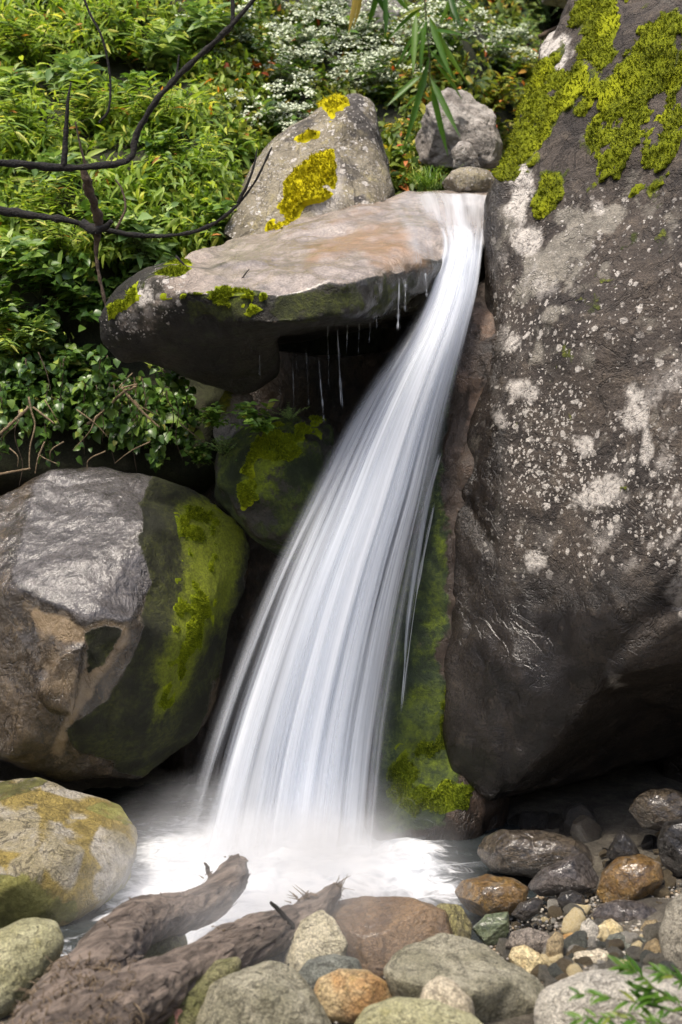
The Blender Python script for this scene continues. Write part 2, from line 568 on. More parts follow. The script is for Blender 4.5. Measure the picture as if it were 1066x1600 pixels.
def tube(path, rad, k=7, wob=0.0, seed=0):
    path = np.asarray(path, float); n = len(path)
    rad = np.broadcast_to(np.asarray(rad, float), (n,))
    T = np.gradient(path, axis=0); T /= np.linalg.norm(T, axis=1)[:, None] + 1e-12
    ref = np.array([0.31, 0.87, 0.38])
    A = np.cross(T, ref); A /= np.linalg.norm(A, axis=1)[:, None] + 1e-12
    B = np.cross(T, A)
    ang = np.linspace(0, 2 * np.pi, k, endpoint=False)
    ring = A[:, None] * np.cos(ang)[None, :, None] + B[:, None] * np.sin(ang)[None, :, None]
    V = path[:, None] + ring * rad[:, None, None]
    if wob:
        V = V + ring * (rad[:, None] * wob * vnoise(V.reshape(-1, 3) * (0.7 / max(rad.max(), 1e-4)), seed).reshape(n, k))[:, :, None]
    V = V.reshape(-1, 3)
    i = np.arange(n - 1)[:, None] * k; j = np.arange(k)[None]
    jn = (j + 1) % k
    Fc = np.stack([i + j, i + jn, i + k + jn, i + k + j], -1).reshape(-1, 4)
    V = np.vstack([V, path[:1], path[-1:]])
    jj = np.arange(0, k - 1, 1)
    cap0 = np.stack([np.full(k, len(V) - 2), (np.arange(k) + 1) % k, np.arange(k), np.arange(k)], -1)
    cap1 = np.stack([np.full(k, len(V) - 1), (n - 1) * k + np.arange(k), (n - 1) * k + (np.arange(k) + 1) % k, (n - 1) * k + (np.arange(k) + 1) % k], -1)
    return V, Fc, np.concatenate([cap0[:, :3], cap1[:, :3]])

def tubes_mesh(name, items, k=6, wob=0.0):
    """one mesh out of several joined tubes: items = [(path, radii)]"""
    bm_V, F4, F3, off = [], [], [], 0
    for s_, (p, r) in enumerate(items):
        V, a, b = tube(p, r, k, wob, s_)
        bm_V.append(V); F4.append(a + off); F3.append(b + off); off += len(V)
    V = np.concatenate(bm_V); F4 = np.concatenate(F4); F3 = np.concatenate(F3)
    me = bpy.data.meshes.new(name)
    me.from_pydata(V.tolist(), [], F4.tolist() + F3.tolist())
    me.polygons.foreach_set('use_smooth', np.ones(len(me.polygons), bool))
    me.update()
    return me

def leaves_mesh(name, P, D, Nn, L, W, tint, droop=0.25, shape='broad', fold=0.15):
    """many leaves: base point P, axis D, face normal Nn, length L, width W"""
    n = len(P)
    D = D / np.linalg.norm(D, axis=1)[:, None]
    S_ = np.cross(D, Nn); S_ /= np.linalg.norm(S_, axis=1)[:, None] + 1e-9
    U = np.cross(S_, D)
    U = np.where((U[:, 2] < 0)[:, None], -U, U)
    L = np.broadcast_to(L, (n,))[:, None]; W = np.broadcast_to(W, (n,))[:, None]
    if shape == 'broad':
        t1, w1, t2, w2 = 0.22, 0.46, 0.58, 0.40
    else:
        t1, w1, t2, w2 = 0.25, 0.42, 0.62, 0.38
    dr = lambda t: -U * (L * droop * t * t)
    b = P
    m1 = P + D * L * t1 + dr(t1); m2 = P + D * L * t2 + dr(t2); tip = P + D * L + dr(1.0)
    up = U * (W * fold)
    V = np.stack([b, m1 - S_ * W * w1 + up, m1, m1 + S_ * W * w1 + up, m2 - S_ * W * w2 + up, m2, m2 + S_ * W * w2 + up, tip], 1).reshape(-1, 3)
    q = np.array([[0, 2, 1, 1], [0, 3, 2, 2], [1, 2, 5, 4], [2, 3, 6, 5], [4, 5, 7, 7], [5, 6, 7, 7]])
    o = np.arange(n)[:, None] * 8
    tri = q[[0, 1, 4, 5]][:, :3]; quad = q[[2, 3]]
    T3 = (tri[None] + o[:, :, None]).reshape(-1, 3); Q4 = (quad[None] + o[:, :, None]).reshape(-1, 4)
    T3 = np.concatenate([T3, Q4[:, [0, 1, 2]], Q4[:, [0, 2, 3]]])
    me = mesh_from(name, V, T3)
    attr(me, 'tint', np.repeat(tint, 8))
    return me

# ------------------------------------------------------------------ the setting: riverbed, hillside, pool
def ground_z(x, y):
    pool = np.exp(-(((x + 0.45) / 1.3) ** 2 + ((y + 0.25) / 1.35) ** 2) ** 2)
    z = 0.06 - 0.42 * pool
    z = z + 0.10 * sstep(0.3, 1.6, x) * sstep(0.5, -1.5, y)
    z = z - 0.03 * sstep(-1.5, -8, y)
    return z

gx = np.concatenate([np.linspace(-60, -6, 14), np.linspace(-5.5, 5.5, 140), np.linspace(6, 60, 14)])
gy = np.concatenate([np.linspace(-70, -8, 14), np.linspace(-7.5, 4.5, 150), np.linspace(5, 12, 6)])
GX, GY = np.meshgrid(gx, gy)
gv = np.stack([GX.ravel(), GY.ravel(), np.zeros(GX.size)], 1)
gv[:, 2] = ground_z(gv[:, 0], gv[:, 1]) + 0.018 * fbm(gv, 4.0, 4, 3)
gv[:, 2] += 0.8 * np.clip(np.abs(gv[:, 0]) - 6.5, 0, 14) * (gv[:, 1] < 3) + 0.7 * np.clip(-13 - gv[:, 1], 0, 12)      # unseen gorge banks added at the sides and behind the camera, blocking low light
a_ = np.arange(len(gx) - 1)[None] + np.arange(len(gy) - 1)[:, None] * len(gx)
GF = np.stack([a_, a_ + 1, a_ + 1 + len(gx), a_ + len(gx)], -1).reshape(-1, 4)
M_bed = rock_mat('riverbed', (0.075, 0.064, 0.048), (0.16, 0.14, 0.105), (0.22, 0.195, 0.15), sc=5, bscale=40, bump=0.9, use_attr=False, speck=0.8)
tag(link('ground', mesh_from('ground', gv, GF), M_bed), kind='structure')

def hill_Y(x, z):
    zl = 2.3 - 1.15 * sstep(1.25, 1.85, z) + 0.25 * sstep(1.9, 3.0, z) + 0.72 * np.maximum(z - 2.9, 0)
    zc = 1.9 + 1.0 * np.maximum(z - 3.1, 0)
    zr = 3.2 + 0.9 * np.maximum(z - 3.2, 0)
    a = sstep(-0.75, -0.35, x); b = sstep(0.75, 1.35, x)
    y = zl * (1 - a) + zc * a * (1 - b) + zr * a * b
    y = y + 1.6 * np.exp(-((x - 1.87) / 0.24) ** 2 - ((z - 5.42) / 0.24) ** 2)
    return y

hx = np.concatenate([np.linspace(-40, -5, 14), np.linspace(-4.8, 5.5, 150), np.linspace(6, 40, 14)])
hz = np.concatenate([np.linspace(-0.6, 8.5, 130), np.linspace(9, 16, 12)])
HX, HZ = np.meshgrid(hx, hz)
hv = np.stack([HX.ravel(), np.zeros(HX.size), HZ.ravel()], 1)
hv[:, 1] = hill_Y(hv[:, 0], hv[:, 2])
hv[:, 1] += 0.22 * fbm(hv, 1.1, 4, 11) * (np.abs(hv[:, 0]) < 6) - 0.35 * np.maximum(np.abs(hv[:, 0]) - 5, 0)
b_ = np.arange(len(hx) - 1)[None] + np.arange(len(hz) - 1)[:, None] * len(hx)
HF = np.stack([b_, b_ + 1, b_ + 1 + len(hx), b_ + len(hx)], -1).reshape(-1, 4)
M_soil = rock_mat('soil', (0.018, 0.020, 0.008), (0.036, 0.040, 0.014), (0.030, 0.026, 0.014), sc=4, use_attr=False, speck=0.8, rough=0.95)
tag(link('hillside', mesh_from('hillside', hv, HF), M_soil), kind='structure')
HBVH = BVHTree.FromPolygons([tuple(v) for v in hv], [tuple(f) for f in HF])

def on_hill(px, py, out=0.0):
    d = FWD + RIGHT * ((px - 533) / F) + UP * ((800 - py) / F)
    loc, nor, i, dist = HBVH.ray_cast(Vector(CAMP), Vector(d).normalized())
    if loc is None:
        return at(px, py, 3.0)
    return np.array(loc) - d / np.linalg.norm(d) * out

# ------------------------------------------------------------------ rock materials
GREY_L = (0.33, 0.31, 0.28); GREY_D = (0.13, 0.12, 0.105)
M_giant = rock_mat('dark_lichen_rock', (0.034, 0.026, 0.021), (0.082, 0.064, 0.050), (0.17, 0.135, 0.10), sc=2.2, bscale=22, bump=0.9, stretch=(1, 1, 1.1), alt=(0.27, 0.245, 0.20), c3amt=0.45, speck=0.7, wetdark=0.3)  # wet factor set low to carry the undercut's shade in the colour too
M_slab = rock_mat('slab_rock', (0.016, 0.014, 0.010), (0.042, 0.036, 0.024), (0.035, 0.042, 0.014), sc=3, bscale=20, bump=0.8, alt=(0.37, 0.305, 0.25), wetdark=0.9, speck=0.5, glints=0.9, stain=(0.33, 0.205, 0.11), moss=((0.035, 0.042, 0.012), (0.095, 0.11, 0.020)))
M_cliff = rock_mat('wet_cliff_rock', (0.036, 0.026, 0.018), (0.10, 0.068, 0.046), (0.16, 0.105, 0.068), sc=3.5, bscale=18, bump=0.9, alt=(0.27, 0.18, 0.125), moss=((0.030, 0.050, 0.022), (0.095, 0.125, 0.030)), stretch=(1, 1, 0.6))
M_wetb = rock_mat('wet_boulder_rock', (0.042, 0.030, 0.017), (0.105, 0.074, 0.042), (0.19, 0.135, 0.072), sc=2.6, bscale=16, bump=1.3, glints=0.85, stain=(0.34, 0.245, 0.14), mbright=(0.26, 0.31, 0.012), altbump=5.0, alt=(0.175, 0.158, 0.15), moss=((0.026, 0.028, 0.010), (0.070, 0.078, 0.014)), wetdark=0.75, stretch=(1.2, 1.2, 0.8))
M_yell = rock_mat('algae_boulder_rock', (0.36, 0.31, 0.19), (0.50, 0.46, 0.39), (0.28, 0.24, 0.12), sc=4.5, bscale=22, bump=1.1, alt=(0.36, 0.27, 0.07), wetdark=0.55, moss=((0.26, 0.25, 0.06), (0.42, 0.40, 0.12)))
M_peak = rock_mat('pale_peak_rock', (0.17, 0.145, 0.10), (0.33, 0.29, 0.21), (0.40, 0.34, 0.16), sc=3.5, bscale=24, bump=0.8, alt=(0.075, 0.065, 0.055), stretch=(1, 1, 0.7))
M_grey = rock_mat('grey_rock', (0.24, 0.21, 0.18), (0.44, 0.40, 0.355), (0.11, 0.10, 0.09), sc=4, bscale=28, bump=0.8)
MOSS_Y = moss_mat('bright_moss', (0.050, 0.066, 0.006), (0.145, 0.175, 0.010), (0.34, 0.37, 0.014))
MOSS_V = moss_mat('vivid_yellow_moss', (0.20, 0.18, 0.006), (0.46, 0.40, 0.008), (0.62, 0.54, 0.010))
MOSS_G = moss_mat('green_moss', (0.06, 0.09, 0.006), (0.19, 0.24, 0.010), (0.36, 0.42, 0.014))
MOSS_D = moss_mat('deep_moss', (0.030, 0.048, 0.006), (0.095, 0.135, 0.010), (0.24, 0.29, 0.014))

# ------------------------------------------------------------------ the big rocks
def giant_moss(V, X, Y, Nn):
    reg = pmask(X, Y, [(1300, -300), (900, -300), (925, 0), (880, 90), (845, 150), (830, 170), (800, 225), (778, 265), (790, 285), (815, 250), (838, 330), (872, 345), (880, 240), (915, 215), (925, 290), (950, 290), (965, 345), (985, 310), (1010, 290), (1040, 330), (1070, 290), (1300, 300)], 30)
    q = V @ np.array([[1, 0, 0], [0, 1, 0], [0, 0, 1]]).T
    st = np.stack([V[:, 0] * 15.0 - V[:, 2] * 5.5, V[:, 1] * 4, V[:, 2] * 2.2 + V[:, 0] * 0.8], 1)
    n = fbm(st, 1.0, 3, 21, 0.45)
    dens = 0.66 + 0.16 * sstep(330, 60, Y) + 0.42 * sstep(890, 990, X) * sstep(350, 230, Y)
    n2 = fbm(V * np.array([1, 1, .55]), 17, 3, 23)
    out = reg * sstep(-0.05, 0.45, n * 1.3 + n2 * 0.65 + dens - 0.93 - 0.22 * sstep(120, 330, Y))
    # mossy crest along the skyline edge
    for (cx, cy, rx, ry) in ((930, 30, 34, 60), (880, 130, 36, 40), (838, 165, 30, 40), (812, 215, 26, 34), (792, 262, 18, 26), (765, 300, 1, 1), (858, 300, 20, 40), (795, 240, 14, 26)):
        r = ((X - cx) / rx) ** 2 + ((Y - cy) / ry) ** 2
        out = np.maximum(out, sstep(1.2, 0.5, r + 0.7 * fbm(V, 9, 3, 5)))
    for (cx, cy, r0) in ((928, 476, 17), (912, 478, 12), (896, 557, 13), (898, 655, 17), (880, 582, 7), (865, 600, 8), (803, 660, 7), (945, 437, 14), (962, 432, 8), (1035, 378, 16), (985, 370, 12), (901, 910, 8), (846, 572, 8), (890, 645, 10), (975, 770, 8)):
        r = np.hypot(X - cx, Y - cy) / r0
        out = np.maximum(out, 0.55 * sstep(1.5, 0.2, r + 0.9 * fbm(V, 26, 4, 15)))
    return out * (Nn[:, 1] < 0.7)

giant_hulls = [
    H((918, -60, 1.3), (884, 60, 1.2), (832, 150, 1.02), (803, 215, .88), (774, 290, .75), (762, 400, .6), (764, 500, .42), (772, 600, .3), (770, 760, .12), (772, 900, .1), (757, 1050, .12), (722, 745, .27), (710, 850, .24), (708, 960, .22), (703, 1080, .19), (704, 1210, .2), (760, 1262, .12), (850, 1185, -.1), (945, 1075, -.38),
      (985, 990, -.52), (1040, 900, -.7), (1300, 700, -1.1), (1300, 300, -.5), (1066, 300, -.02), (1066, 0, .65), (1300, -300, 1.2), (950, -200, 1.6), (930, 600, -.22), (1066, 650, -.6), (860, 480, .1), (960, 200, .42), (880, 900, -.25),
      (990, -150, 4), (1500, -300, 4), (790, 1250, 1.6), (1700, 1000, 2.5), (1700, 300, 0.2), (800, 400, 2.8), (880, 1130, 1.8), (1300, 1100, 1.6)),
    H((940, 1065, -.42), (1000, 980, -.56), (1100, 940, -.78), (1230, 960, -.80), (1120, 1100, .25), (1000, 1105, .25), (960, 1100, .1), (1000, 1140, .6), (1230, 1160, .6), (1040, 985, -.55)),
    H((1020, 1100, 1.0), (1100, 1080, .8), (1600, 1000, .3), (1600, 1420, .5), (1085, 1330, 1.0), (1035, 1250, 1.1), (1045, 1310, 1.2), (1000, 1150, 1.8), (1060, 1330, 2), (1600, 1300, 2)),
    H((842, 70, 1.35), (858, 52, 1.45), (880, 48, 1.4), (905, 55, 1.3), (905, 95, 1.1), (850, 130, 1.15), (845, 100, 1.2), (880, 90, 2.2), (950, 150, 2), (850, 150, 2)),
]
def giant_crust(V, X, Y, Nn):
    o = np.zeros(len(X))
    for (cx, cy, rx, ry) in ((826, 370, 22, 24), (812, 305, 18, 34), (824, 215, 12, 20), (862, 85, 28, 36), (818, 265, 12, 24), (930, 325, 9, 13), (815, 610, 24, 16), (905, 690, 17, 14), (930, 770, 34, 22), (995, 640, 20, 30), (1008, 700, 10, 40), (962, 1068, 12, 10), (800, 535, 14, 12), (780, 650, 10, 14), (835, 875, 20, 12)):
        r = np.hypot((X - cx) / rx, (Y - cy) / ry)
        o = np.maximum(o, sstep(1.15, 0.85, r + 0.45 * fbm(V, 14, 4, 25)))
    streak = sstep(0.15, 0.5, fbm(np.stack([V[:, 0] * 12 - V[:, 2] * 9, V[:, 1] * 6, V[:, 2] * 5 + V[:, 0] * 4], 1), 1.0, 4, 77))
    o = np.maximum(o, 0.5 * streak * pmask(X, Y, [(775, 400), (900, 390), (870, 470), (800, 560), (770, 520)], 25))
    o = np.maximum(o, 0.55 * streak * pmask(X, Y, [(1000, 620), (1080, 560), (1200, 700), (1200, 980), (1010, 1000), (985, 900), (950, 900), (870, 900), (860, 840), (960, 840)], 30))
    return o
big_rock('giant_boulder', giant_hulls, M_giant, 'towering dark boulder speckled with pale lichen, draped in yellow-green moss along its top', 0.024, 5, 0.045, 1.5, 2, crack=0.03, crack_scale=0.8,
    masks={
        'moss': lambda V, X, Y, Nn: 0.95 * giant_moss(V, X, Y, Nn) + 0.34 * pmask(X, Y, [(1300, -300), (900, -300), (880, 90), (790, 250), (850, 420), (960, 460), (1300, 480)], 60) * sstep(-.2, .5, fbm(V * np.array([1, 1, .5]), 6, 4, 44)),
        'mossb': lambda V, X, Y, Nn: 0.5 * giant_moss(V, X, Y, Nn),
        'lichen': lambda V, X, Y, Nn: 0.04 + (0.35 + 0.75 * sstep(-.2, .5, fbm(V, 3.2, 4, 91))) * 0.72 * pmask(X, Y, [(785, 480), (880, 520), (960, 600), (1200, 560), (1200, 900), (960, 860), (900, 915), (770, 880), (775, 600)], 70) + 0.25 * pmask(X, Y, [(770, 290), (1100, 300), (1100, 560), (770, 560)], 60) - 0.3 * pmask(X, Y, [(700, 950), (950, 930), (950, 1100), (760, 1300), (690, 1300)], 50),
        'crust': giant_crust,
        'alt': lambda V, X, Y, Nn: 0.8 * pmask(X, Y, [(770, 290), (860, 330), (960, 330), (900, 470), (810, 560), (768, 520)], 70) * sstep(-0.1, 0.5, fbm(V, 5, 4, 8)) + 0.4 * sstep(0.1, 0.6, fbm(V, 7, 4, 18)) * (Y < 900),
        'wet': lambda V, X, Y, Nn: np.maximum(pmask(X, Y, [(770, 900), (900, 930), (960, 900), (1010, 960), (960, 1100), (780, 1300), (680, 1300), (690, 900)], 60), np.maximum(0.9 * sstep(800, 770, X), 0.8 * (Y > 1040))),  # last term darkens the undercut: shade put into the colour on top of wetness
    })
giant = bpy.data.objects['giant_boulder']
moss_part(giant, MOSS_Y, lambda V, X, Y, Nn: giant_moss(V, X, Y, Nn) * sstep(0.45, 0.85, giant_moss(V, X, Y, Nn)) * (Y < 345), 0.028, 'moss', 20.0, 3, 70000, 0.014, 1.0, tint=lambda V: np.clip(0.15 + 0.75 * fbm(V * np.array([1, 1, .4]), 7, 4, 8), 0, 1))

slab_hulls = [
    H((157, 497, .05), (163, 530, .1), (195, 560, .15), (178, 468, .1), (225, 430, .3), (290, 396, .45), (235, 440, -.12), (300, 455, -.3), (420, 470, -.34), (300, 578, .15), (380, 603, .4), (430, 560, .15), (350, 380, .9), (420, 400, 1.1), (300, 590, 1.2), (430, 600, 1.0)),
    H((350, 379, .95), (480, 350, 1.1), (560, 320, 1.2), (650, 306, 1.3), (720, 330, .95), (770, 340, .95), (790, 302, 1.4), (300, 455, -.3), (420, 452, -.35), (540, 442, -.27), (620, 430, .0), (662, 412, .40), (690, 390, .60), (775, 376, .80), (340, 506, -.24), (430, 512, -.37), (540, 494, -.28), (610, 470, -.02), (665, 440, .5), (775, 430, .9), (400, 540, 1.2), (775, 480, 1.5)),
]
def slab_moss(V, X, Y, Nn):
    m = pmask(X, Y, [(165, 480), (240, 430), (285, 400), (310, 450), (400, 455), (420, 500), (330, 480), (270, 470), (220, 450), (170, 500)], 14)
    return m * sstep(-0.35, 0.25, fbm(V, 9, 4, 4)) * (Nn[:, 2] > -0.3)
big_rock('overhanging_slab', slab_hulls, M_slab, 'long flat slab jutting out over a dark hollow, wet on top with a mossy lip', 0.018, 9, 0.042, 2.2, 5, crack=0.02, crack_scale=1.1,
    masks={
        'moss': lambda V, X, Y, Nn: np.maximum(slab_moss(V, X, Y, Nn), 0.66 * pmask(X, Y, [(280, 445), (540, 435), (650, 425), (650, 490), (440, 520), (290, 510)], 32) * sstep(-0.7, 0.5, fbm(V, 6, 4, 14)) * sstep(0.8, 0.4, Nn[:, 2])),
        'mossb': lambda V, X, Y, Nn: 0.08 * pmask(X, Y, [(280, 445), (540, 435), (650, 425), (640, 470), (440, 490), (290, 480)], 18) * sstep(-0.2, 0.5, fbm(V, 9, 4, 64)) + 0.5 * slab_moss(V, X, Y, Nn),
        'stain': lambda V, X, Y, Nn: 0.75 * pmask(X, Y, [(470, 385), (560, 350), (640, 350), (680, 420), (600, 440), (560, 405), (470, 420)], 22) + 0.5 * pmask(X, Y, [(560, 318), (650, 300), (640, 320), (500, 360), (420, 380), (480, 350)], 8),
        'alt': lambda V, X, Y, Nn: sstep(0.30, 0.55, Nn[:, 2]) * sstep(240, 320, X) * (0.95 + 0.3 * fbm(V, 3, 3, 41)) + 0.45 * pmask(X, Y, [(160, 480), (290, 395), (300, 450), (250, 520), (180, 530)], 15),  # pale top only; dark base holds underside algae and the overhang's shade as colour
        'wet': lambda V, X, Y, Nn: 0.9 * sstep(0.2, 0.6, Nn[:, 2]) * sstep(270, 380, X) + 0.9 * sstep(480, 600, X) * (Nn[:, 2] < 0.3),  # second term: wet gloss plus a little underside shade put into the colour
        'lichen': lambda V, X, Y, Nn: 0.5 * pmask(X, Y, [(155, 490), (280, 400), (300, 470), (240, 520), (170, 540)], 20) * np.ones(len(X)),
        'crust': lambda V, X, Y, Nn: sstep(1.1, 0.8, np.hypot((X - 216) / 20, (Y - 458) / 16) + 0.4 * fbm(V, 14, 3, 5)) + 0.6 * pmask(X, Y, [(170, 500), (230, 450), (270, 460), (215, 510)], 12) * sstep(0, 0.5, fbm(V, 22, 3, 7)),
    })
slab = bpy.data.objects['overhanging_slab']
moss_part(slab, MOSS_G, lambda V, X, Y, Nn: slab_moss(V, X, Y, Nn) * sstep(-0.3, 0.4, fbm(V, 13, 4, 24)), 0.016, 'moss', 26.0, 5, 10000, 0.011, 0.3)

cliff_hulls = [
    H((700, 456, .66), (790, 420, .66), (640, 620, .60), (790, 520, .36), (718, 560, .40), (695, 700, .29), (640, 820, .38), (790, 760, .19), (600, 1000, .34), (705, 900, .24), (790, 950, .17), (585, 1320, .16), (700, 1335, .14), (770, 1290, .3), (790, 1100, .32), (700, 1150, .22),
      (600, 450, 1.9), (820, 450, 1.9), (560, 1400, 1.9), (820, 1400, 1.9)),
    H((740, 1000, 2.3), (1600, 1000, 2.3), (740, 1400, 2.0), (1600, 1400, 1.9), (740, 1000, 3), (1600, 1000, 3), (740, 1420, 3), (1600, 1420, 3)),
    H((270, 560, 1.5), (620, 540, 1.3), (270, 1360, 1.2), (600, 1360, .7), (450, 900, 1.0), (250, 560, 2.4), (620, 560, 2.4), (250, 1400, 2.4), (600, 1400, 2.4)),
]
big_rock('wet_cliff', cliff_hulls, M_cliff, 'dark wet rock face behind the falling water, streaked with green algae and rusty brown', 0.026, 5, 0.06, 2.0, 8, crack=0.03, crack_scale=1.2, cat='rock face',
    masks={
        'mossb': lambda V, X, Y, Nn: 0.5 * pmask(X, Y, [(612, 1110), (700, 1060), (748, 1180), (725, 1260), (650, 1280), (612, 1240)], 30) + 0.6 * pmask(X, Y, [(728, 462), (742, 470), (725, 560), (706, 600), (708, 540)], 10) + 0.45 * pmask(X, Y, [(715, 560), (700, 720), (704, 720), (708, 1000), (690, 1050), (640, 1100), (660, 900), (690, 640)], 20),
        'moss': lambda V, X, Y, Nn: (0.80 + 0.4 * sstep(1000, 1130, Y) + 0.3 * sstep(600, 480, Y)) * pmask(X, Y, [(735, 455), (715, 520), (705, 600), (690, 700), (700, 850), (700, 1050), (720, 1200), (690, 1290), (590, 1300), (590, 1100), (620, 900), (650, 700), (690, 540), (715, 460)], 22) + 0.25 * fbm(V, 5, 3, 7),
        'wet': lambda V, X, Y, Nn: 0.75 + 0.0 * X,
        'alt': lambda V, X, Y, Nn: 1.0 * pmask(X, Y, [(735, 470), (775, 460), (775, 640), (750, 720), (700, 720), (705, 640), (722, 560)], 22) * sstep(-.5, .4, fbm(V * np.array([1, 1, .6]), 7, 4, 35)) + 0.35 * pmask(X, Y, [(705, 700), (790, 700), (790, 1100), (700, 1100)], 40) + 0.5 * pmask(X, Y, [(700, 1080), (770, 1050), (765, 1290), (720, 1280)], 25),
    })
cliff = bpy.data.objects['wet_cliff']
moss_part(cliff, MOSS_D, lambda V, X, Y, Nn: np.clip((0.9 * pmask(X, Y, [(612, 1130), (700, 1060), (745, 1180), (725, 1260), (650, 1275), (612, 1230)], 28)) * sstep(-0.3, 0.5, fbm(V, 9, 4, 6)), 0, 1) * (Nn[:, 1] < 0), 0.004, 'moss', 30, 6, 12000, 0.010)

def wet_moss(V, X, Y, Nn):
    m = pmask(X, Y, [(285, 800), (325, 775), (350, 830), (345, 930), (310, 1010), (275, 1090), (240, 1130), (245, 1040), (265, 960), (290, 890)], 30)
    return m * sstep(-0.5, 0.35, fbm(V, 7, 4, 31))
wet_hulls = [
    H((80, 739, .55), (165, 735, .62), (240, 748, .62), (320, 778, .6), (378, 818, .6), (393, 855, .6), (375, 950, .5), (342, 1080, .42), (300, 1150, .4), (220, 1215, .3), (100, 1212, .1), (0, 1190, -.1), (-150, 1150, 0), (-200, 900, .3), (-60, 800, .42), (25, 775, .5), (18, 915, -.12), (140, 968, -.26), (205, 968, -.2), (238, 830, .12), (242, 758, .5),
      (90, 1110, -.2), (40, 1080, -.22), (285, 1000, .02), (10, 1180, -.2), (215, 1120, -.02), (100, 760, 1.5), (350, 830, 1.4), (300, 1150, 1.3), (-100, 1150, 1.2), (-100, 850, 1.3)),
    H((60, 1085, -.27), (95, 1020, -.30), (138, 1000, -.29), (112, 1118, -.25), (80, 1108, -.25), (90, 1060, .2), (130, 1060, .2)),
]
big_rock('wet_boulder', wet_hulls, M_wetb, 'big rounded boulder with a wet shining grey top and a mossy flank beside the fall', 0.018, 4, 0.03, 2.2, 12, crack=0.018, crack_scale=1.5,
    masks={
        'mossb': lambda V, X, Y, Nn: 0.92 * pmask(X, Y, [(275, 790), (340, 775), (385, 830), (368, 930), (328, 1010), (285, 1095), (232, 1140), (250, 1040), (268, 960), (285, 890)], 26) + 0.15 * pmask(X, Y, [(330, 790), (390, 850), (370, 960), (335, 960)], 20),
        'stain': lambda V, X, Y, Nn: 0.8 * pmask(X, Y, [(40, 950), (140, 968), (205, 965), (200, 1010), (150, 1080), (95, 1190), (75, 1180), (120, 1090), (140, 1000), (60, 975)], 9) + 0.55 * pmask(X, Y, [(60, 960), (130, 980), (120, 1110), (60, 1080)], 15),
        'moss': lambda V, X, Y, Nn: 1.15 * pmask(X, Y, [(240, 748), (330, 780), (400, 850), (360, 1020), (300, 1160), (230, 1210), (120, 1180), (110, 1140), (170, 1100), (215, 1010), (232, 900), (215, 830)], 14) + 0.85 * pmask(X, Y, [(140, 980), (195, 975), (165, 1040), (135, 1060)], 10) + 0.35 * pmask(X, Y, [(0, 780), (30, 770), (25, 900), (0, 900)], 10),
        'alt': lambda V, X, Y, Nn: 1.2 * pmask(X, Y, [(70, 730), (170, 725), (250, 745), (215, 830), (240, 900), (205, 968), (140, 970), (60, 930), (15, 905), (40, 780)], 24),
        'wet': lambda V, X, Y, Nn: 0.95 + 0 * X,
    })
wetb = bpy.data.objects['wet_boulder']
moss_part(wetb, MOSS_G, lambda V, X, Y, Nn: wet_moss(V, X, Y, Nn) * sstep(-0.1, 0.5, fbm(V, 11, 4, 33)), 0.007, 'moss', 30, 8, 16000, 0.010, 0.3)

M_mossrock = rock_mat('mossy_wet_rock', (0.030, 0.026, 0.018), (0.075, 0.062, 0.042), (0.11, 0.09, 0.06), sc=4, bscale=20, bump=0.9, moss=((0.028, 0.044, 0.008), (0.10, 0.13, 0.014)))
big_rock('mossy_rock', [H((335, 760, .4), (345, 700, .5), (400, 665, .55), (450, 648, .55), (512, 655, .65), (520, 700, .42), (475, 765, .25), (400, 840, .35), (490, 850, .3), (360, 795, .33), (420, 705, .22), (470, 690, .3), (350, 800, 1.3), (500, 700, 1.4), (500, 900, 1.2))],
    M_mossrock, 'rounded green mossy rock tucked behind the left edge of the falling water', 0.016, 5, 0.03, 3, 15, masks={'moss': lambda V, X, Y, Nn: 0.62 + 0.3 * fbm(V, 6, 3, 8), 'mossb': lambda V, X, Y, Nn: 0.8 * pmask(X, Y, [(375, 760), (400, 690), (430, 665), (500, 655), (505, 700), (450, 720), (430, 770), (385, 790)], 25), 'wet': lambda V, X, Y, Nn: 0.6 + 0 * X})
moss_part(bpy.data.objects['mossy_rock'], MOSS_G, lambda V, X, Y, Nn: pmask(X, Y, [(375, 760), (400, 690), (430, 665), (500, 655), (505, 700), (450, 720), (430, 770), (385, 790)], 22) * sstep(-0.5, 0.4, fbm(V, 8, 4, 3)) * (Nn[:, 1] < 0.3), 0.014, 'moss', 26, 9, 12000, 0.012)
stone('streaked_stone', [(335, 640), (350, 612), (372, 610), (395, 618), (402, 640), (390, 672), (365, 690), (345, 700), (332, 680)], 0.75, M_grey, 'grey streaked stone under the overhanging slab, between two small leafy plants', 0.8, 4,
    masks={'moss': lambda V, X, Y, Nn: 0.75 * pmask(X, Y, [(330, 600), (370, 600), (360, 650), (330, 660)], 14), 'wet': lambda V, X, Y, Nn: 0.5 + 0 * X})

# rocks above the slab
peak_hulls = [H((345, 365, 1.15), (395, 270, 1.3), (450, 205, 1.5), (505, 168, 1.6), (560, 152, 1.65), (577, 156, 1.65), (600, 240, 1.5), (614, 300, 1.35), (590, 330, 1.1), (500, 360, 1.0), (425, 385, .95), (500, 300, 1.05), (520, 230, 1.25), (380, 395, 1.0), (560, 150, 2.6), (400, 250, 2.6), (620, 320, 2.5), (345, 380, 2.4))]
def peak_moss(V, X, Y, Nn):
    m = pmask(X, Y, [(425, 350), (445, 290), (470, 265), (500, 240), (520, 232), (510, 270), (512, 305), (500, 318), (475, 325), (450, 360), (428, 368)], 10)
    m = np.maximum(m, 0.8 * pmask(X, Y, [(505, 160), (530, 150), (540, 165), (520, 180), (515, 195)], 8))
    m = np.maximum(m, 0.6 * pmask(X, Y, [(460, 215), (480, 205), (500, 205), (495, 215), (470, 220)], 7))
    return m * sstep(-0.8, 0.0, fbm(V, 12, 3, 3)) * (Nn[:, 1] < 0.3)
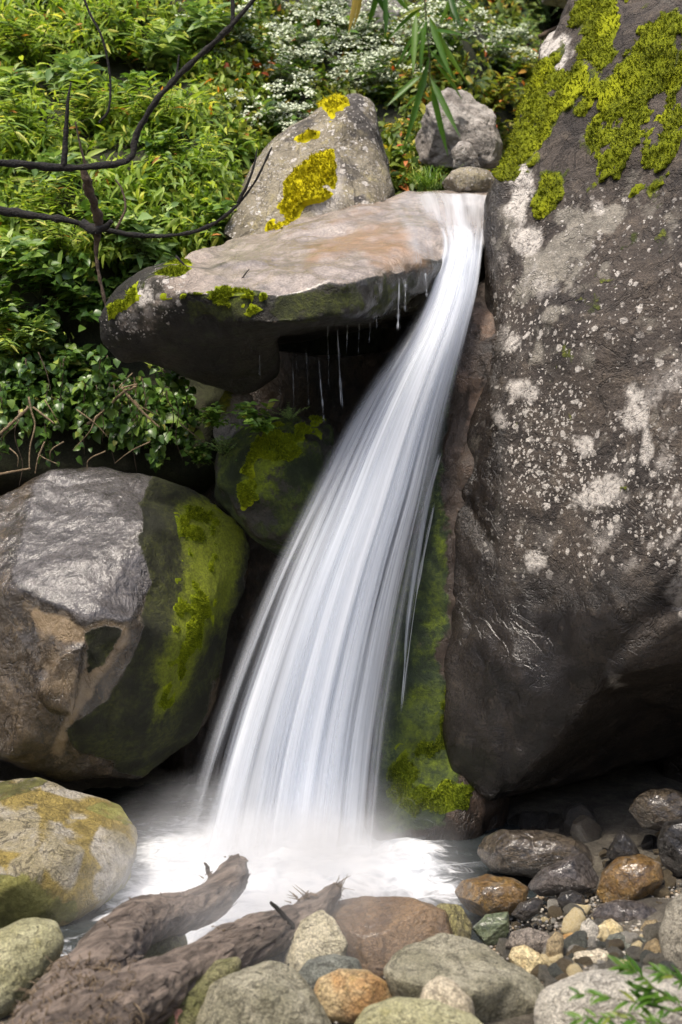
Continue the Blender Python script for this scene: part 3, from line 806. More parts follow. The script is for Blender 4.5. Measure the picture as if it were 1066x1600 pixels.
big_rock('peaked_rock', peak_hulls, M_peak, 'pointed pale rock above the slab with a vivid yellow moss patch on its face', 0.018, 4, 0.03, 2.5, 22, crack=0.02, crack_scale=1.5,
    masks={'alt': lambda V, X, Y, Nn: sstep(0.0, 0.5, fbm(V * [1, 1, .5], 5, 4, 5)) * sstep(500, 560, X) + 0.6 * sstep(0.1, 0.6, fbm(V, 4, 4, 9)), 'lichen': lambda V, X, Y, Nn: 0.45 + 0 * X,
           'crust': lambda V, X, Y, Nn: 0.7 * pmask(X, Y, [(505, 250), (525, 240), (530, 330), (500, 350), (490, 335)], 10),
           'moss': lambda V, X, Y, Nn: 0.8 * peak_moss(V, X, Y, Nn)})
moss_part(bpy.data.objects['peaked_rock'], MOSS_V, peak_moss, 0.05, 'moss', 14, 4, 6000, 0.014, 0.3, tint=lambda V: np.clip(0.75 + 0.4 * fbm(V, 8, 3, 3), 0, 1))

stone('split_rock', [(640, 215), (655, 170), (690, 135), (735, 140), (765, 170), (783, 225), (778, 262), (730, 268), (660, 250)], 2.0, M_grey, 'cracked grey boulder among the plants behind the bamboo leaves', 0.9, 8, cat='boulder', cut=0.68, facets=8, amp=0.08,
    masks={'alt': lambda V, X, Y, Nn: 0 * X, 'moss': lambda V, X, Y, Nn: 0.5 * pmask(X, Y, [(650, 200), (700, 150), (720, 160), (690, 200)], 20), 'crust': lambda V, X, Y, Nn: 0.5 * sstep(0.1, 0.5, fbm(V, 6, 4, 4))})
stone('upright_stone', [(708, 262), (706, 235), (718, 221), (735, 224), (748, 245), (752, 268), (730, 272)], 1.55, M_grey, 'small upright grey stone in front of the cracked boulder', 0.8, 9, masks={'lichen': lambda V, X, Y, Nn: 0.6 + 0 * X})
stone('ledge_stone', [(690, 285), (705, 267), (735, 261), (765, 268), (785, 290), (770, 303), (700, 303)], 1.35, M_peak, 'low beige stone at the crest where the water spills over', 0.9, 10, masks={'lichen': lambda V, X, Y, Nn: 0.5 + 0 * X})
stone('hill_boulder', [(500, 40), (520, -30), (600, -40), (640, 20), (635, 60), (600, 95), (540, 80)], 4.0, M_grey, 'pale grey boulder half hidden by white flowers at the top', 0.9, 16, cat='boulder', masks={'crust': lambda V, X, Y, Nn: 0.6 + 0 * X})
stone('cave_boulder', [(845, 2), (870, -40), (960, -60), (960, 14), (905, 16)], 3.2, M_grey, 'grey rock overhanging the dark gap above the mossy boulder', 0.9, 18, cat='boulder')

# ------------------------------------------------------------------ water
def water_mat(name, kind):
    N = NT(name)
    s_, t_, d_, l_ = (N.attr(k) for k in ('ws', 'wt', 'dens', 'layer'))
    cx = N.n('CombineXYZ', ins={0: N.math('MULTIPLY', s_, 12.0), 1: N.math('MULTIPLY', t_, 1.2), 2: N.math('MULTIPLY', l_, 7.3)})
    n1 = N.noise(cx.outputs[0], 1.0, 3.5, 0.52, 0.6)
    cx2 = N.n('CombineXYZ', ins={0: N.math('MULTIPLY', s_, 70.0), 1: N.math('MULTIPLY', t_, 2.6), 2: N.math('MULTIPLY', l_, 3.1)})
    n2 = N.noise(cx2.outputs[0], 1.0, 4, 0.6)
    n = N.math('ADD', N.math('MULTIPLY', n1, 0.87), N.math('MULTIPLY', n2, 0.13))
    k = N.math('MULTIPLY', N.math('MULTIPLY', d_, N.math('SUBTRACT', 1.0, d_)), 4.0)
    a = N.math('ADD', d_, N.math('MULTIPLY', N.math('MULTIPLY', N.math('SUBTRACT', n, 0.5), 3.6), N.math('MULTIPLY', N.math('ADD', k, 0.10), N.math('ADD', 0.35, N.math('MULTIPLY', t_, 0.75)))), True)
    a = N.math('MULTIPLY', a, N.ramp(d_, 0.0, 0.25))
    col = N.mix(N.ramp(N.math('ADD', n, N.math('MULTIPLY', N.math('SUBTRACT', 0.6, t_), 0.16)), 0.34, 0.60), (0.75, 0.81, 0.91), (0.885, 0.92, 0.97))
    b = N.n('Bump', ins={'Strength': 0.07, 'Distance': 0.02, 'Height': n1})
    df = N.n('BsdfDiffuse', ins={'Color': col, 'Normal': b.outputs[0]})
    tl = N.n('BsdfTranslucent', ins={'Color': col})
    m1 = N.n('MixShader', ins={0: 0.45}); N.t.links.new(df.outputs[0], m1.inputs[1]); N.t.links.new(tl.outputs[0], m1.inputs[2])
    tr = N.n('BsdfTransparent')
    m2 = N.n('MixShader', ins={0: a}); N.t.links.new(tr.outputs[0], m2.inputs[1]); N.t.links.new(m1.outputs[0], m2.inputs[2])
    N.t.links.new(m2.outputs[0], N.out.inputs[0])
    return N.m
M_fall = water_mat('falling_water', 0)

LEFT = [(590, 305, 1.22), (642, 335, .92), (686, 385, .48), (672, 440, .34), (638, 515, .27), (590, 595, .22), (541, 685, .17), (490, 790, .10), (436, 910, .03), (386, 1040, -.04), (340, 1180, -.11), (302, 1325, -.16)]
RGHT = [(772, 299, 1.26), (766, 335, .92), (757, 385, .50), (748, 450, .36), (733, 515, .30), (717, 585, .26), (700, 665, .21), (682, 765, .15), (662, 865, .10), (641, 985, .06), (622, 1130, .02), (608, 1325, -.03)]
def sheet(name, parts, mat, parent):
    """parts: (s range, push towards the viewer, density function, layer number, t range)"""
    Vs, Fs, A = [], [], {'ws': [], 'wt': [], 'dens': [], 'layer': []}
    off = 0
    Lc = spline([at(*p) for p in LEFT], 161); Rc = spline([at(*p) for p in RGHT], 161)
    for (s0, s1, push, df, ly, t0, t1) in parts:
        ns, ntt = 60, 150
        sv = np.linspace(s0, s1, ns); tv = np.linspace(t0, t1, ntt)
        Tt, Ss = np.meshgrid(tv, sv, indexing='ij')
        Lp = np.stack([np.interp(tv, np.linspace(0, 1, 161), Lc[:, k]) for k in range(3)], 1)
        Rp = np.stack([np.interp(tv, np.linspace(0, 1, 161), Rc[:, k]) for k in range(3)], 1)
        P = Lp[:, None] * (1 - Ss)[..., None] + Rp[:, None] * Ss[..., None]
        bulge = 4 * Ss * (1 - Ss) * 0.10 * sstep(0.18, 0.5, Tt)
        P[..., 1] -= push * sstep(0.1, 0.45, Tt) + bulge
        P[..., 1] += 0.012 * vnoise(np.stack([Ss.ravel() * 8, Tt.ravel() * 2, np.full(Ss.size, ly * 5.0)], 1)).reshape(Ss.shape)
        P[..., 2] += 0.05 * sstep(0.32, 0.12, Tt); P[..., 1] -= 0.03 * sstep(0.32, 0.12, Tt)
        i = np.arange(ntt - 1)[:, None] * ns + np.arange(ns - 1)[None]
        Fs.append(np.stack([i, i + 1, i + ns + 1, i + ns], -1).reshape(-1, 4) + off)
        Vs.append(P.reshape(-1, 3)); off += P.shape[0] * P.shape[1]
        A['ws'].append(Ss.ravel()); A['wt'].append(Tt.ravel()); A['dens'].append(np.clip(df(Ss, Tt), 0, 1).ravel()); A['layer'].append(np.full(Ss.size, float(ly)))
    me = mesh_from(name, np.concatenate(Vs) - fall_base, np.concatenate(Fs))
    for k, v in A.items():
        attr(me, k, np.concatenate(v))
    return link(name, me, mat, parent)

fall_base = at(450, 1325, -0.1)
fall = empty('waterfall', fall_base, 'silky white waterfall pouring from the slab notch down to the pool', 'waterfall')
def core(s, t):
    t = np.asarray(t)
    w0 = 0.30 + 0.10 * sstep(0.3, 0.9, t)
    wl = sstep(0.02 + .06 * sstep(.4, .9, t), w0 * (0.45 + 0.85 * sstep(.2, .6, t)), s) * sstep(1.0, 0.90 - 0.34 * sstep(.3, .8, t), s)
    top = sstep(0.14, 0.235, t)
    return (1 - 0.25 * sstep(.95, 1, t)) * wl * (0.05 * (1 - top) + 0.98 * top) * sstep(0.0, 0.10, t) * (1 - 0.30 * sstep(0.5, 0.95, t) * sstep(0.55, 0.9, s))
def mid(s, t):
    return (1 - 0.35 * sstep(.93, 1, t)) * sstep(0.10, 0.55, s) * sstep(1.0, 0.62, s) * (0.80 * sstep(0.16, 0.25, t)) * (1 - 0.25 * t)
def thin(s, t):
    return sstep(0.0, 0.3, s) * sstep(1.02, 0.76, s) * 0.34 * sstep(0.18, 0.34, t)
def wisp(s, t):
    return sstep(-0.16, 0.12, s) * sstep(0.6, 0.2, s) * 0.36 * sstep(0.24, 0.55, t) * (1 - 0.35 * sstep(0.85, 1.0, t))
sheet('veil', [(0.0, 1.0, 0.0, core, 0, 0.0, 1.0), (0.05, 1.0, 0.07, mid, 1, 0.12, 1.0)], M_fall, fall)
sheet('spray', [(-0.02, 1.02, 0.13, thin, 2, 0.14, 1.0), (-0.17, 0.6, 0.06, wisp, 3, 0.2, 1.0), (-0.13, 0.55, 0.16, wisp, 4, 0.22, 1.0), (-0.1, 0.5, -0.1, wisp, 6, 0.22, 1.0)], M_fall, fall)

# the thin film of water sliding over the top of the slab before it falls
def film():
    V = coords(slab.data) + np.array(slab.location)
    lt = [tuple(p.vertices) for p in slab.data.polygons]
    bv = BVHTree.FromPolygons([tuple(v) for v in V], lt)
    ns, ntt = 70, 60
    pts = np.zeros((ntt, ns, 3)); ok = np.ones((ntt, ns), bool)
    for j, s in enumerate(np.linspace(0, 1, ns)):
        a = at(555 + s * 218, 322 - 24 * s, 1.22 + .04 * s); b = at(610 + 150 * s ** .8, 432 - 34 * s, -.05 + .52 * s)
        c = (a + b) / 2 + np.array([.06 * (1 - s), .05, 0])
        for i, t in enumerate(np.linspace(0, 1, ntt)):
            q = a * (1 - t) ** 2 + 2 * c * t * (1 - t) + b * t * t
            loc, nor, fi, dd = bv.ray_cast(Vector((q[0], q[1], 6)), Vector((0, 0, -1)))
            ok[i, j] = loc is not None
            z = loc[2] if loc is not None else (pts[i - 1, j, 2] - .02 if i else q[2])
            pts[i, j] = (q[0], q[1], z)
    Z = pts[..., 2]
    for _ in range(4):
        Z[1:-1] = np.maximum(Z[1:-1], (Z[:-2] + Z[2:]) / 2)
    pts[..., 2] = Z + 0.008
    S2, T2 = np.meshgrid(np.linspace(0, 1, ns), np.linspace(0, 1, ntt))
    i = np.arange(ntt - 1)[:, None] * ns + np.arange(ns - 1)[None]
    me = mesh_from('film', pts.reshape(-1, 3) - fall_base, np.stack([i, i + 1, i + ns + 1, i + ns], -1).reshape(-1, 4))
    dn = (0.16 + 0.40 * sstep(0.35, 0.85, S2)) * sstep(0, .25, S2) * sstep(0, .08, T2) * (1 + .5 * sstep(.5, 1, T2) * sstep(.4, .8, S2)) * sstep(1.0, .93, T2 - .3 * sstep(.5, .7, S2))
    dn = dn * ok
    for k_, a_ in (('ws', S2 * .8), ('wt', T2 * .8), ('dens', dn), ('layer', S2 * 0 + 40)):
        attr(me, k_, a_.ravel())
    return link('film', me, M_fall, fall)
film()

# narrow rivulets and drips: long thin ribbons of water with a body
def trickle(pts, wpx, dens, ly):
    P = spline([at(*p) for p in pts], 60)
    wm = wpx * 0.0031
    t = np.linspace(0, 1, 60)
    k = 7
    sv = np.linspace(0, 1, k)
    wv = wm * (0.7 + 0.5 * vnoise(np.stack([t * 9, t * 0, t * 0 + ly], 1)))
    V = np.stack([np.stack([P[:, 0] + (s - 0.5) * wv, P[:, 1] - 0.35 * wv * math.sin(math.pi * s), P[:, 2]], 1) for s in sv], 1)
    i = np.arange(59)[:, None] * k + np.arange(k - 1)[None]
    Fc = np.stack([i, i + 1, i + k + 1, i + k], -1).reshape(-1, 4)
    dens = dens * (0.55 + 0.6 * np.clip(vnoise(np.stack([t * 11, t * 0, t * 0 + ly * 1.7], 1)) + .3, 0, 1))[:, None] if ly >= 10 else dens
    dn = dens * np.sin(np.pi * np.clip(sv, 0.02, .98))[None] * (sstep(0, .06, t) * sstep(1.0, 0.85, t))[:, None]
    return V.reshape(-1, 3), Fc, np.tile(sv, 60) * 0.25 + ly * 3.1, np.repeat(t, k), dn.ravel(), np.full(60 * k, float(ly))
def trickle_obj(name, pts, wpx, dens, ly, parent=None):
    V, Fc, s_, t_, dn, lr = trickle(pts, wpx, dens, ly)
    me = mesh_from(name, V - (fall_base if parent else 0), Fc)
    for k, v in (('ws', s_), ('wt', t_), ('dens', dn), ('layer', lr)):
        attr(me, k, v)
    o = link(name, me, M_fall, parent)
    return o
trickle_obj('rivulet', [(690, 700, .2), (668, 780, .2), (652, 870, .19), (638, 970, .18), (632, 1050, .2), (626, 1125, .17)], 13, 0.48, 1, fall)
trickle_obj('rivulet', [(680, 780, .18), (656, 900, .16), (640, 1010, .14), (628, 1120, .1)], 7, 0.45, 2, fall)
for k, (x0, y0, x1, y1, ww, dd) in enumerate([(527, 510, 535, 645, 5, .62), (498, 560, 507, 668, 6, .55), (544, 488, 541, 560, 4, .6), (478, 535, 483, 640, 3, .42), (457, 545, 460, 655, 3, .38), (463, 560, 466, 640, 2.5, .32), (624, 432, 622, 520, 9, .6), (634, 436, 633, 490, 6, .5), (665, 425, 668, 470, 7, .5), (405, 525, 407, 600, 2.5, .4), (437, 530, 438, 640, 2.5, .38), (512, 505, 514, 610, 3, .45), (562, 485, 560, 560, 3.5, .5), (580, 478, 577, 540, 3, .45), (590, 470, 588, 520, 3, .4)]):
    o = trickle_obj('water_trickle', [(x0, y0, .06), ((x0 + x1) / 2, (y0 + y1) / 2, .05), (x1, y1, .05)], ww, dd * .6, 10 + k)
    tag(o, 'thin trickle of water dripping from the underside of the slab' if k < 6 or k > 8 else 'short white rivulet spilling over the dark slab lip', 'trickle', 'drips under the slab' if k < 6 or k > 8 else 'rivulets at the slab lip')
    rebase(o)

# thin arcs of spray leaping off the foot of the fall
ra = np.random.default_rng(17)
for k in range(16):
    left = k < 9
    x0, y0 = (ra.uniform(315, 360), ra.uniform(1270, 1315)) if left else (ra.uniform(595, 625), ra.uniform(1285, 1320))
    dx = -ra.uniform(35, 110) if left else ra.uniform(30, 85)
    up_ = ra.uniform(25, 75) if left else ra.uniform(10, 40)
    Yq = -.2 - ra.uniform(0, .25)
    trickle_obj('spray_arc', [(x0, y0, Yq), (x0 + dx * .35, y0 - up_, Yq - .03), (x0 + dx * .7, y0 - up_ * 1.05, Yq - .05), (x0 + dx, y0 - up_ * .55, Yq - .06)], ra.uniform(4, 9), ra.uniform(.10, .20), 5 + .3 * k, fall)

# the pool
wx = np.linspace(-2.6, 1.6, 260); wy = np.linspace(-2.3, 1.7, 240)
WX, WY = np.meshgrid(wx, wy)
wv = np.stack([WX.ravel(), WY.ravel(), np.zeros(WX.size)], 1)
PX, PY = pix(wv)
foam = pmask(PX, PY, [(150, 1500), (175, 1400), (235, 1305), (300, 1275), (640, 1285), (685, 1335), (705, 1392), (640, 1420), (520, 1420), (480, 1480), (380, 1560), (200, 1500), (60, 1480)], 55)
near = np.exp(-(((wv[:, 0] + 0.25) / 0.62) ** 2 + ((wv[:, 1] + 0.15) / 0.34) ** 2))
hgt = 0.02 * fbm(wv, 4.0, 4, 2) * (0.4 + foam) + near * (0.08 + 0.05 * fbm(wv, 5.0, 4, 3) + 0.03 * fbm(wv, 13.0, 3, 13)) + 0.004 * fbm(wv * np.array([1, 2.2, 1]), 14, 3, 5)
wv[:, 2] = hgt
c_ = np.arange(259)[None] + np.arange(239)[:, None] * 260
me = mesh_from('water', wv, np.stack([c_, c_ + 1, c_ + 261, c_ + 260], -1).reshape(-1, 4))
attr(me, 'foam', foam)
N = NT('pool_water')
v = N.obj(False)
wn = N.noise(N.scale(v, (1, 1.4, 1)), 7.0, 8, 0.68, 1.2)
f_ = N.ramp(N.math('ADD', N.attr('foam'), N.math('MULTIPLY', N.math('SUBTRACT', wn, 0.5), 2.2)), 0.22, 1.0)
bb = N.n('Bump', ins={'Strength': 0.35, 'Distance': 0.03, 'Height': N.noise(v, 16.0, 5, 0.6)})
wp = N.n('BsdfPrincipled', ins={'Base Color': (0.022, 0.027, 0.028), 'Roughness': 0.12, 'Normal': bb.outputs[0]})
bb2 = N.n('Bump', ins={'Strength': 0.2, 'Distance': 0.05, 'Height': wn})
fd = N.n('BsdfDiffuse', ins={'Color': N.mix(N.ramp(wn, 0.3, 0.6), (0.44, 0.49, 0.56), (0.76, 0.77, 0.79)), 'Normal': bb2.outputs[0]})
mxs = N.n('MixShader', ins={0: f_}); N.t.links.new(wp.outputs[0], mxs.inputs[1]); N.t.links.new(fd.outputs[0], mxs.inputs[2])
N.t.links.new(mxs.outputs[0], N.out.inputs[0])
tag(link('water', me, N.m), kind='structure')

# spray thrown up where the fall meets the pool
def splash_sheet(ly, x0, x1, y, hgt_, fan, dens):
    ns, nh = 90, 16
    s_ = np.linspace(0, 1, ns); h_ = np.linspace(0, 1, nh)
    Sg, Hg = np.meshgrid(s_, h_, indexing='ij')
    Hs = hgt_ * (0.65 + 0.5 * vnoise(np.stack([s_ * 9, s_ * 0, s_ * 0 + ly], 1)))[:, None]
    X = x0 + (x1 - x0) * Sg + fan * (Sg - 0.45) * Hg
    Yv = y - 0.06 * np.sin(np.pi * Sg) - 0.10 * Hg + 0.03 * vnoise(np.stack([Sg.ravel() * 7, Hg.ravel(), Hg.ravel() * 0 + ly], 1)).reshape(Sg.shape)
    Z = 0.0 + Hs * Hg * (1 - 0.25 * Hg)
    i = np.arange(ns - 1)[:, None] * nh + np.arange(nh - 1)[None]
    Fc = np.stack([i, i + 1, i + nh + 1, i + nh], -1).reshape(-1, 4)
    dn = dens * sstep(1.0, 0.1, Hg) * sstep(0, .12, Sg) * sstep(1, .88, Sg)
    return np.stack([X.ravel(), Yv.ravel(), Z.ravel()], 1), Fc, Sg.ravel() * 0.9, Hg.ravel() * 0.5, dn.ravel(), np.full(Sg.size, 20.0 + ly)
Vs, Fs, AA, off = [], [], [[], [], [], []], 0
for ly, (x0, x1, y, hh, fan, dn) in enumerate([(-.80, .38, -.22, .24, .5, .62), (-.70, .34, -.34, .18, .6, .55), (-.55, .36, -.12, .34, .45, .5), (-.72, .10, -.45, .10, .4, .5), (-.2, .55, -.30, .16, .7, .5)]):
    V, Fc, a1, a2, a3, a4 = splash_sheet(ly, x0, x1, y, hh, fan, dn)
    Vs.append(V); Fs.append(Fc + off); off += len(V)
    for q_, a in zip(AA, (a1, a2, a3, a4)): q_.append(a)
me = mesh_from('splash', np.concatenate(Vs) - fall_base, np.concatenate(Fs))
for k, a in zip(('ws', 'wt', 'dens', 'layer'), AA): attr(me, k, np.concatenate(a))
link('splash', me, M_fall, fall)

# fine mist hanging over the foot of the fall
def mist_mat(dens):
    N = NT('mist_air')
    tc = N.n('TexCoord')
    ln = N.n('VectorMath', operation='LENGTH'); N.t.links.new(tc.outputs['Object'], ln.inputs[0])
    fall_ = N.math('SUBTRACT', 1.0, N.ramp(ln.outputs['Value'], 0.05, 0.98))
    nz = N.noise(tc.outputs['Object'], 2.2, 3, 0.6)
    dn = N.math('MULTIPLY', N.math('MULTIPLY', fall_, N.ramp(nz, 0.25, 0.7)), dens)
    vp = N.n('VolumePrincipled', ins={'Color': (1.0, 1.0, 1.0), 'Density': dn, 'Anisotropy': 0.2})
    N.t.links.new(vp.outputs[0], N.out.inputs['Volume'])
    return N.m
V, Fc = ICO3
me = mesh_from('mist', V, Fc)
mi = tag(link('mist', me, mist_mat(3.8)), kind='stuff')
mi.location = (-0.30, -0.90, 0.08); mi.scale = (1.05, 1.30, 0.58)
mi2 = tag(link('mist', me.copy(), None), kind='stuff')
mi2.data.materials.clear(); mi2.data.materials.append(mist_mat(13.0))
mi2.location = (-0.24, -0.28, 0.05); mi2.scale = (0.70, 0.42, 0.30)
mi2['label'] = 'thick white spray right where the fall hits the pool'
mi['label'] = 'pale spray drifting over the foot of the waterfall'

# ------------------------------------------------------------------ stones of the stream bank
def smat(name, a, b, c, **k):
    k['bump'] = k.get('bump', 0.8) * 1.35
    k.setdefault('speck', 0.75)
    k.setdefault('use_attr', False)
    return rock_mat(name, a, b, c, **k)
ST = {
    'greygreen': smat('grey_green_stone', (0.297, 0.277, 0.187), (0.471, 0.437, 0.322), (0.161, 0.147, 0.088), sc=5, bscale=30, bump=0.7),
    'palegreen': smat('pale_green_stone', (0.347, 0.330, 0.177), (0.496, 0.472, 0.291), (0.248, 0.224, 0.083), sc=4, bscale=26, bump=0.6),
    'mossy': smat('greenish_stone', (0.211, 0.212, 0.078), (0.372, 0.342, 0.177), (0.136, 0.118, 0.042), sc=6, bscale=30),
    'pale': smat('pale_stone', (0.471, 0.425, 0.280), (0.644, 0.578, 0.415), (0.297, 0.260, 0.145), sc=5, bscale=26, bump=0.6, c3amt=0.5),
    'grey': smat('mid_grey_stone', (0.347, 0.319, 0.249), (0.496, 0.454, 0.363), (0.186, 0.165, 0.125), sc=6, bscale=34),
    'blue': smat('blue_grey_stone', (0.211, 0.224, 0.187), (0.335, 0.348, 0.291), (0.136, 0.142, 0.114), sc=7, bscale=30),
    'orange': smat('orange_stone', (0.46, 0.26, 0.10), (0.52, 0.40, 0.22), (0.30, 0.22, 0.06), sc=6, bscale=24, bump=0.6),
    'red': smat('red_brown_stone', (0.115, 0.068, 0.032), (0.20, 0.125, 0.06), (0.085, 0.048, 0.022), sc=5, bscale=30, wet=1, bump=0.4, glints=0.3),
    'beige': smat('beige_stone', (0.471, 0.407, 0.291), (0.570, 0.501, 0.374), (0.335, 0.289, 0.197), sc=5, bscale=22, bump=0.5),
    'yellow': smat('yellow_banded_stone', (0.22, 0.19, 0.10), (0.44, 0.39, 0.15), (0.10, 0.085, 0.05), sc=5, bscale=26, stretch=(2.2, 1, .7), bump=0.9),
    'wetgold': smat('wet_golden_stone', (0.16, 0.085, 0.022), (0.27, 0.16, 0.04), (0.24, 0.20, 0.15), sc=5, bscale=14, wet=1, bump=0.7, glints=0.8, c3amt=0.8),
    'wetbrown': smat('wet_brown_stone', (0.065, 0.048, 0.032), (0.13, 0.10, 0.065), (0.17, 0.145, 0.11), sc=4, bscale=12, wet=1, bump=0.9, glints=0.9, stretch=(1, 1, 1.8)),
    'wetdark': smat('wet_dark_stone', (0.022, 0.019, 0.016), (0.055, 0.045, 0.035), (0.08, 0.065, 0.05), sc=5, bscale=14, wet=1, bump=0.8, glints=0.6),
    'wetpurple': smat('wet_purple_stone', (0.080, 0.066, 0.058), (0.16, 0.135, 0.12), (0.21, 0.18, 0.16), sc=7, bscale=14, wet=1, bump=0.8, glints=0.7),
    'wetgreen': smat('wet_green_stone', (0.10, 0.125, 0.06), (0.17, 0.195, 0.11), (0.055, 0.07, 0.045), sc=6, bscale=20, wet=1, glints=0.6, bump=0.5),
    'gold': smat('gold_stone', (0.42, 0.17, 0.03), (0.50, 0.30, 0.10), (0.40, 0.33, 0.22), sc=9, bscale=24, wet=0.4, bump=0.5),
    'cream': smat('cream_stone', (0.619, 0.496, 0.260), (0.719, 0.614, 0.384), (0.520, 0.319, 0.135), sc=6, bscale=24, c3amt=0.4, bump=0.5),
    'lilac': smat('lilac_grey_stone', (0.335, 0.283, 0.234), (0.471, 0.407, 0.343), (0.198, 0.165, 0.114), sc=7, bscale=30),
    'white': smat('white_grey_stone', (0.545, 0.507, 0.436), (0.719, 0.673, 0.571), (0.322, 0.301, 0.249), sc=5, bscale=30, bump=0.7),
    'slate': smat('slate_stone', (0.045, 0.05, 0.055), (0.08, 0.085, 0.095), (0.03, 0.03, 0.035), sc=6, bscale=20, wet=0.4, bump=0.4),
    'tan': smat('tan_stone', (0.347, 0.254, 0.130), (0.483, 0.378, 0.218), (0.235, 0.165, 0.073), sc=7, bscale=26),
    'pink': smat('pink_stone', (0.50, 0.20, 0.14), (0.58, 0.30, 0.20), (0.45, 0.28, 0.2), sc=9, bscale=24, wet=0.4, bump=0.3),
}
def sg(poly, zb, mat, label, depth=1.0, seed=0, cat='stone', push=0.35, **kw):
    P = np.array(poly, float)
    w_ = P[:, 0].max() - P[:, 0].min(); bot = P[:, 1].max()
    c = atz(P[:, 0].mean(), bot, zb)
    Y = c[1] + push * w_ / F * (c[1] + 7)
    return stone('stone' if cat == 'stone' else 'boulder', poly, Y, ST[mat] if isinstance(mat, str) else mat, label, depth, seed, cat, **kw)

# big yellow boulder at the left and its neighbours
big_rock('algae_boulder', [H((-10, 1225, -.45), (60, 1221, -.42), (130, 1240, -.40), (190, 1262, -.42), (214, 1295, -.55), (212, 1335, -.7), (190, 1372, -.85), (150, 1412, -.98), (100, 1442, -1.06), (40, 1457, -1.1), (-80, 1480, -1.15), (-200, 1400, -1.0), (-160, 1270, -.6), (60, 1300, -.95), (120, 1330, -1.0), (20, 1380, -1.2), (40, 1235, .2), (160, 1290, .15), (-150, 1290, .2), (100, 1450, -.1), (-150, 1480, -.2), (180, 1420, -.2))], M_yell,
    'smooth sunlit boulder stained yellow by algae, under the wet boulder', 0.014, 5, 0.022, 2.6, 41, crack=0.012, crack_scale=1.4,
    masks={'alt': lambda V, X, Y, Nn: 0.9 * pmask(X, Y, [(0, 1215), (200, 1260), (215, 1330), (180, 1310), (120, 1275), (0, 1260)], 14) + 0.8 * sstep(0.55, 0.95, ridge(V, 2.4, 2, 6) - 0.25),
           'moss': lambda V, X, Y, Nn: 0.75 * pmask(X, Y, [(0, 1370), (60, 1360), (110, 1420), (40, 1450), (0, 1455)], 25) + 0.6 * sstep(0.1, 0.5, fbm(V, 4, 3, 9)),
           'wet': lambda V, X, Y, Nn: 0.8 * pmask(X, Y, [(215, 1250), (150, 1280), (170, 1340), (120, 1400), (100, 1450), (220, 1400)], 20)})
sg([(-130, 1540), (-60, 1470), (0, 1455), (50, 1440), (90, 1450), (105, 1485), (75, 1540), (35, 1582), (0, 1600), (-80, 1625)], 0.0, 'palegreen', 'pale green rounded rock beside the root end of the driftwood', 0.9, 51, 'boulder', amp=0.03)
sg([(285, 1600), (300, 1560), (340, 1530), (420, 1507), (455, 1513), (490, 1550), (520, 1610), (505, 1660), (300, 1670)], -0.02, 'greygreen', 'large grey-green stone in front of the driftwood, with darker olive patches', 0.9, 52, amp=0.05)
sg([(195, 1490), (225, 1462), (262, 1450), (290, 1462), (300, 1490), (270, 1520), (215, 1520)], 0.0, 'mossy', 'flat greenish stone in the gap between the two driftwood arms', 0.9, 53)
sg([(205, 1610), (240, 1555), (300, 1520), (345, 1505), (380, 1500), (375, 1540), (330, 1570), (300, 1640), (220, 1650)], -0.03, 'mossy', 'olive mossy stone wedged under the lower driftwood arm', 0.8, 54)
sg([(262, 1600), (268, 1572), (285, 1562), (298, 1575), (296, 1600), (290, 1625), (266, 1625)], 0.02, 'pink', 'small reddish stone under the driftwood, in front of the olive mossy stone', 0.8, 55)
sg([(352, 1525), (375, 1478), (420, 1466), (458, 1468), (452, 1500), (430, 1530), (380, 1545)], 0.0, 'grey', 'grey speckled stone right under the lower driftwood arm', 0.8, 56)
sg([(437, 1525), (452, 1470), (470, 1440), (503, 1422), (522, 1436), (543, 1475), (538, 1500), (505, 1520), (470, 1545)], 0.02, 'pale', 'pale angular stone propping up the tip of the driftwood', 0.8, 57, cut=0.74)
sg([(452, 1535), (480, 1502), (520, 1492), (560, 1500), (575, 1530), (550, 1565), (470, 1570)], 0.02, 'blue', 'blue-green grey stone behind the orange stone', 0.8, 58, cut=0.72)
sg([(488, 1555), (497, 1530), (530, 1516), (575, 1517), (605, 1535), (617, 1565), (600, 1590), (550, 1602), (505, 1595)], 0.05, 'orange', 'rounded orange stone, bright on top, among pale ones', 0.9, 59, amp=0.03)
sg([(505, 1470), (522, 1412), (570, 1402), (640, 1404), (700, 1424), (710, 1470), (660, 1530), (590, 1550), (530, 1520)], -0.06, 'red', 'wet red-brown stone washed by thin water at the pool outlet', 0.9, 60, 'boulder', amp=0.03, facets=5, cut=0.74, p=0.5)
big_rock('boulder', [H((630, 1476, -1.85), (690, 1460, -1.78), (780, 1488, -1.82), (835, 1525, -1.9), (862, 1560, -1.98), (598, 1515, -2.02), (640, 1535, -2.13), (715, 1546, -2.2), (800, 1535, -2.12), (850, 1578, -2.05), (650, 1640, -2.03), (720, 1700, -2.06), (840, 1670, -1.98), (620, 1560, -1.6), (700, 1560, -1.4), (850, 1600, -1.6))], ST['greygreen'], 'largest grey-green boulder of the bank, light on top and dark in front', 0.010, 5, 0.016, 4.5, 61, crack=0.010, crack_scale=3.0)
sg([(652, 1580), (660, 1545), (685, 1525), (715, 1535), (738, 1562), (742, 1590), (720, 1610), (670, 1610)], 0.05, 'beige', 'smooth beige stone leaning on the largest bank boulder', 0.8, 62, amp=0.03, push=-0.2)
sg([(548, 1610), (570, 1578), (620, 1562), (680, 1565), (740, 1585), (785, 1625), (770, 1670), (560, 1680)], 0.0, 'palegreen', 'broad pale stone below the orange stone at the very bottom', 0.9, 63, amp=0.025, push=0.2)
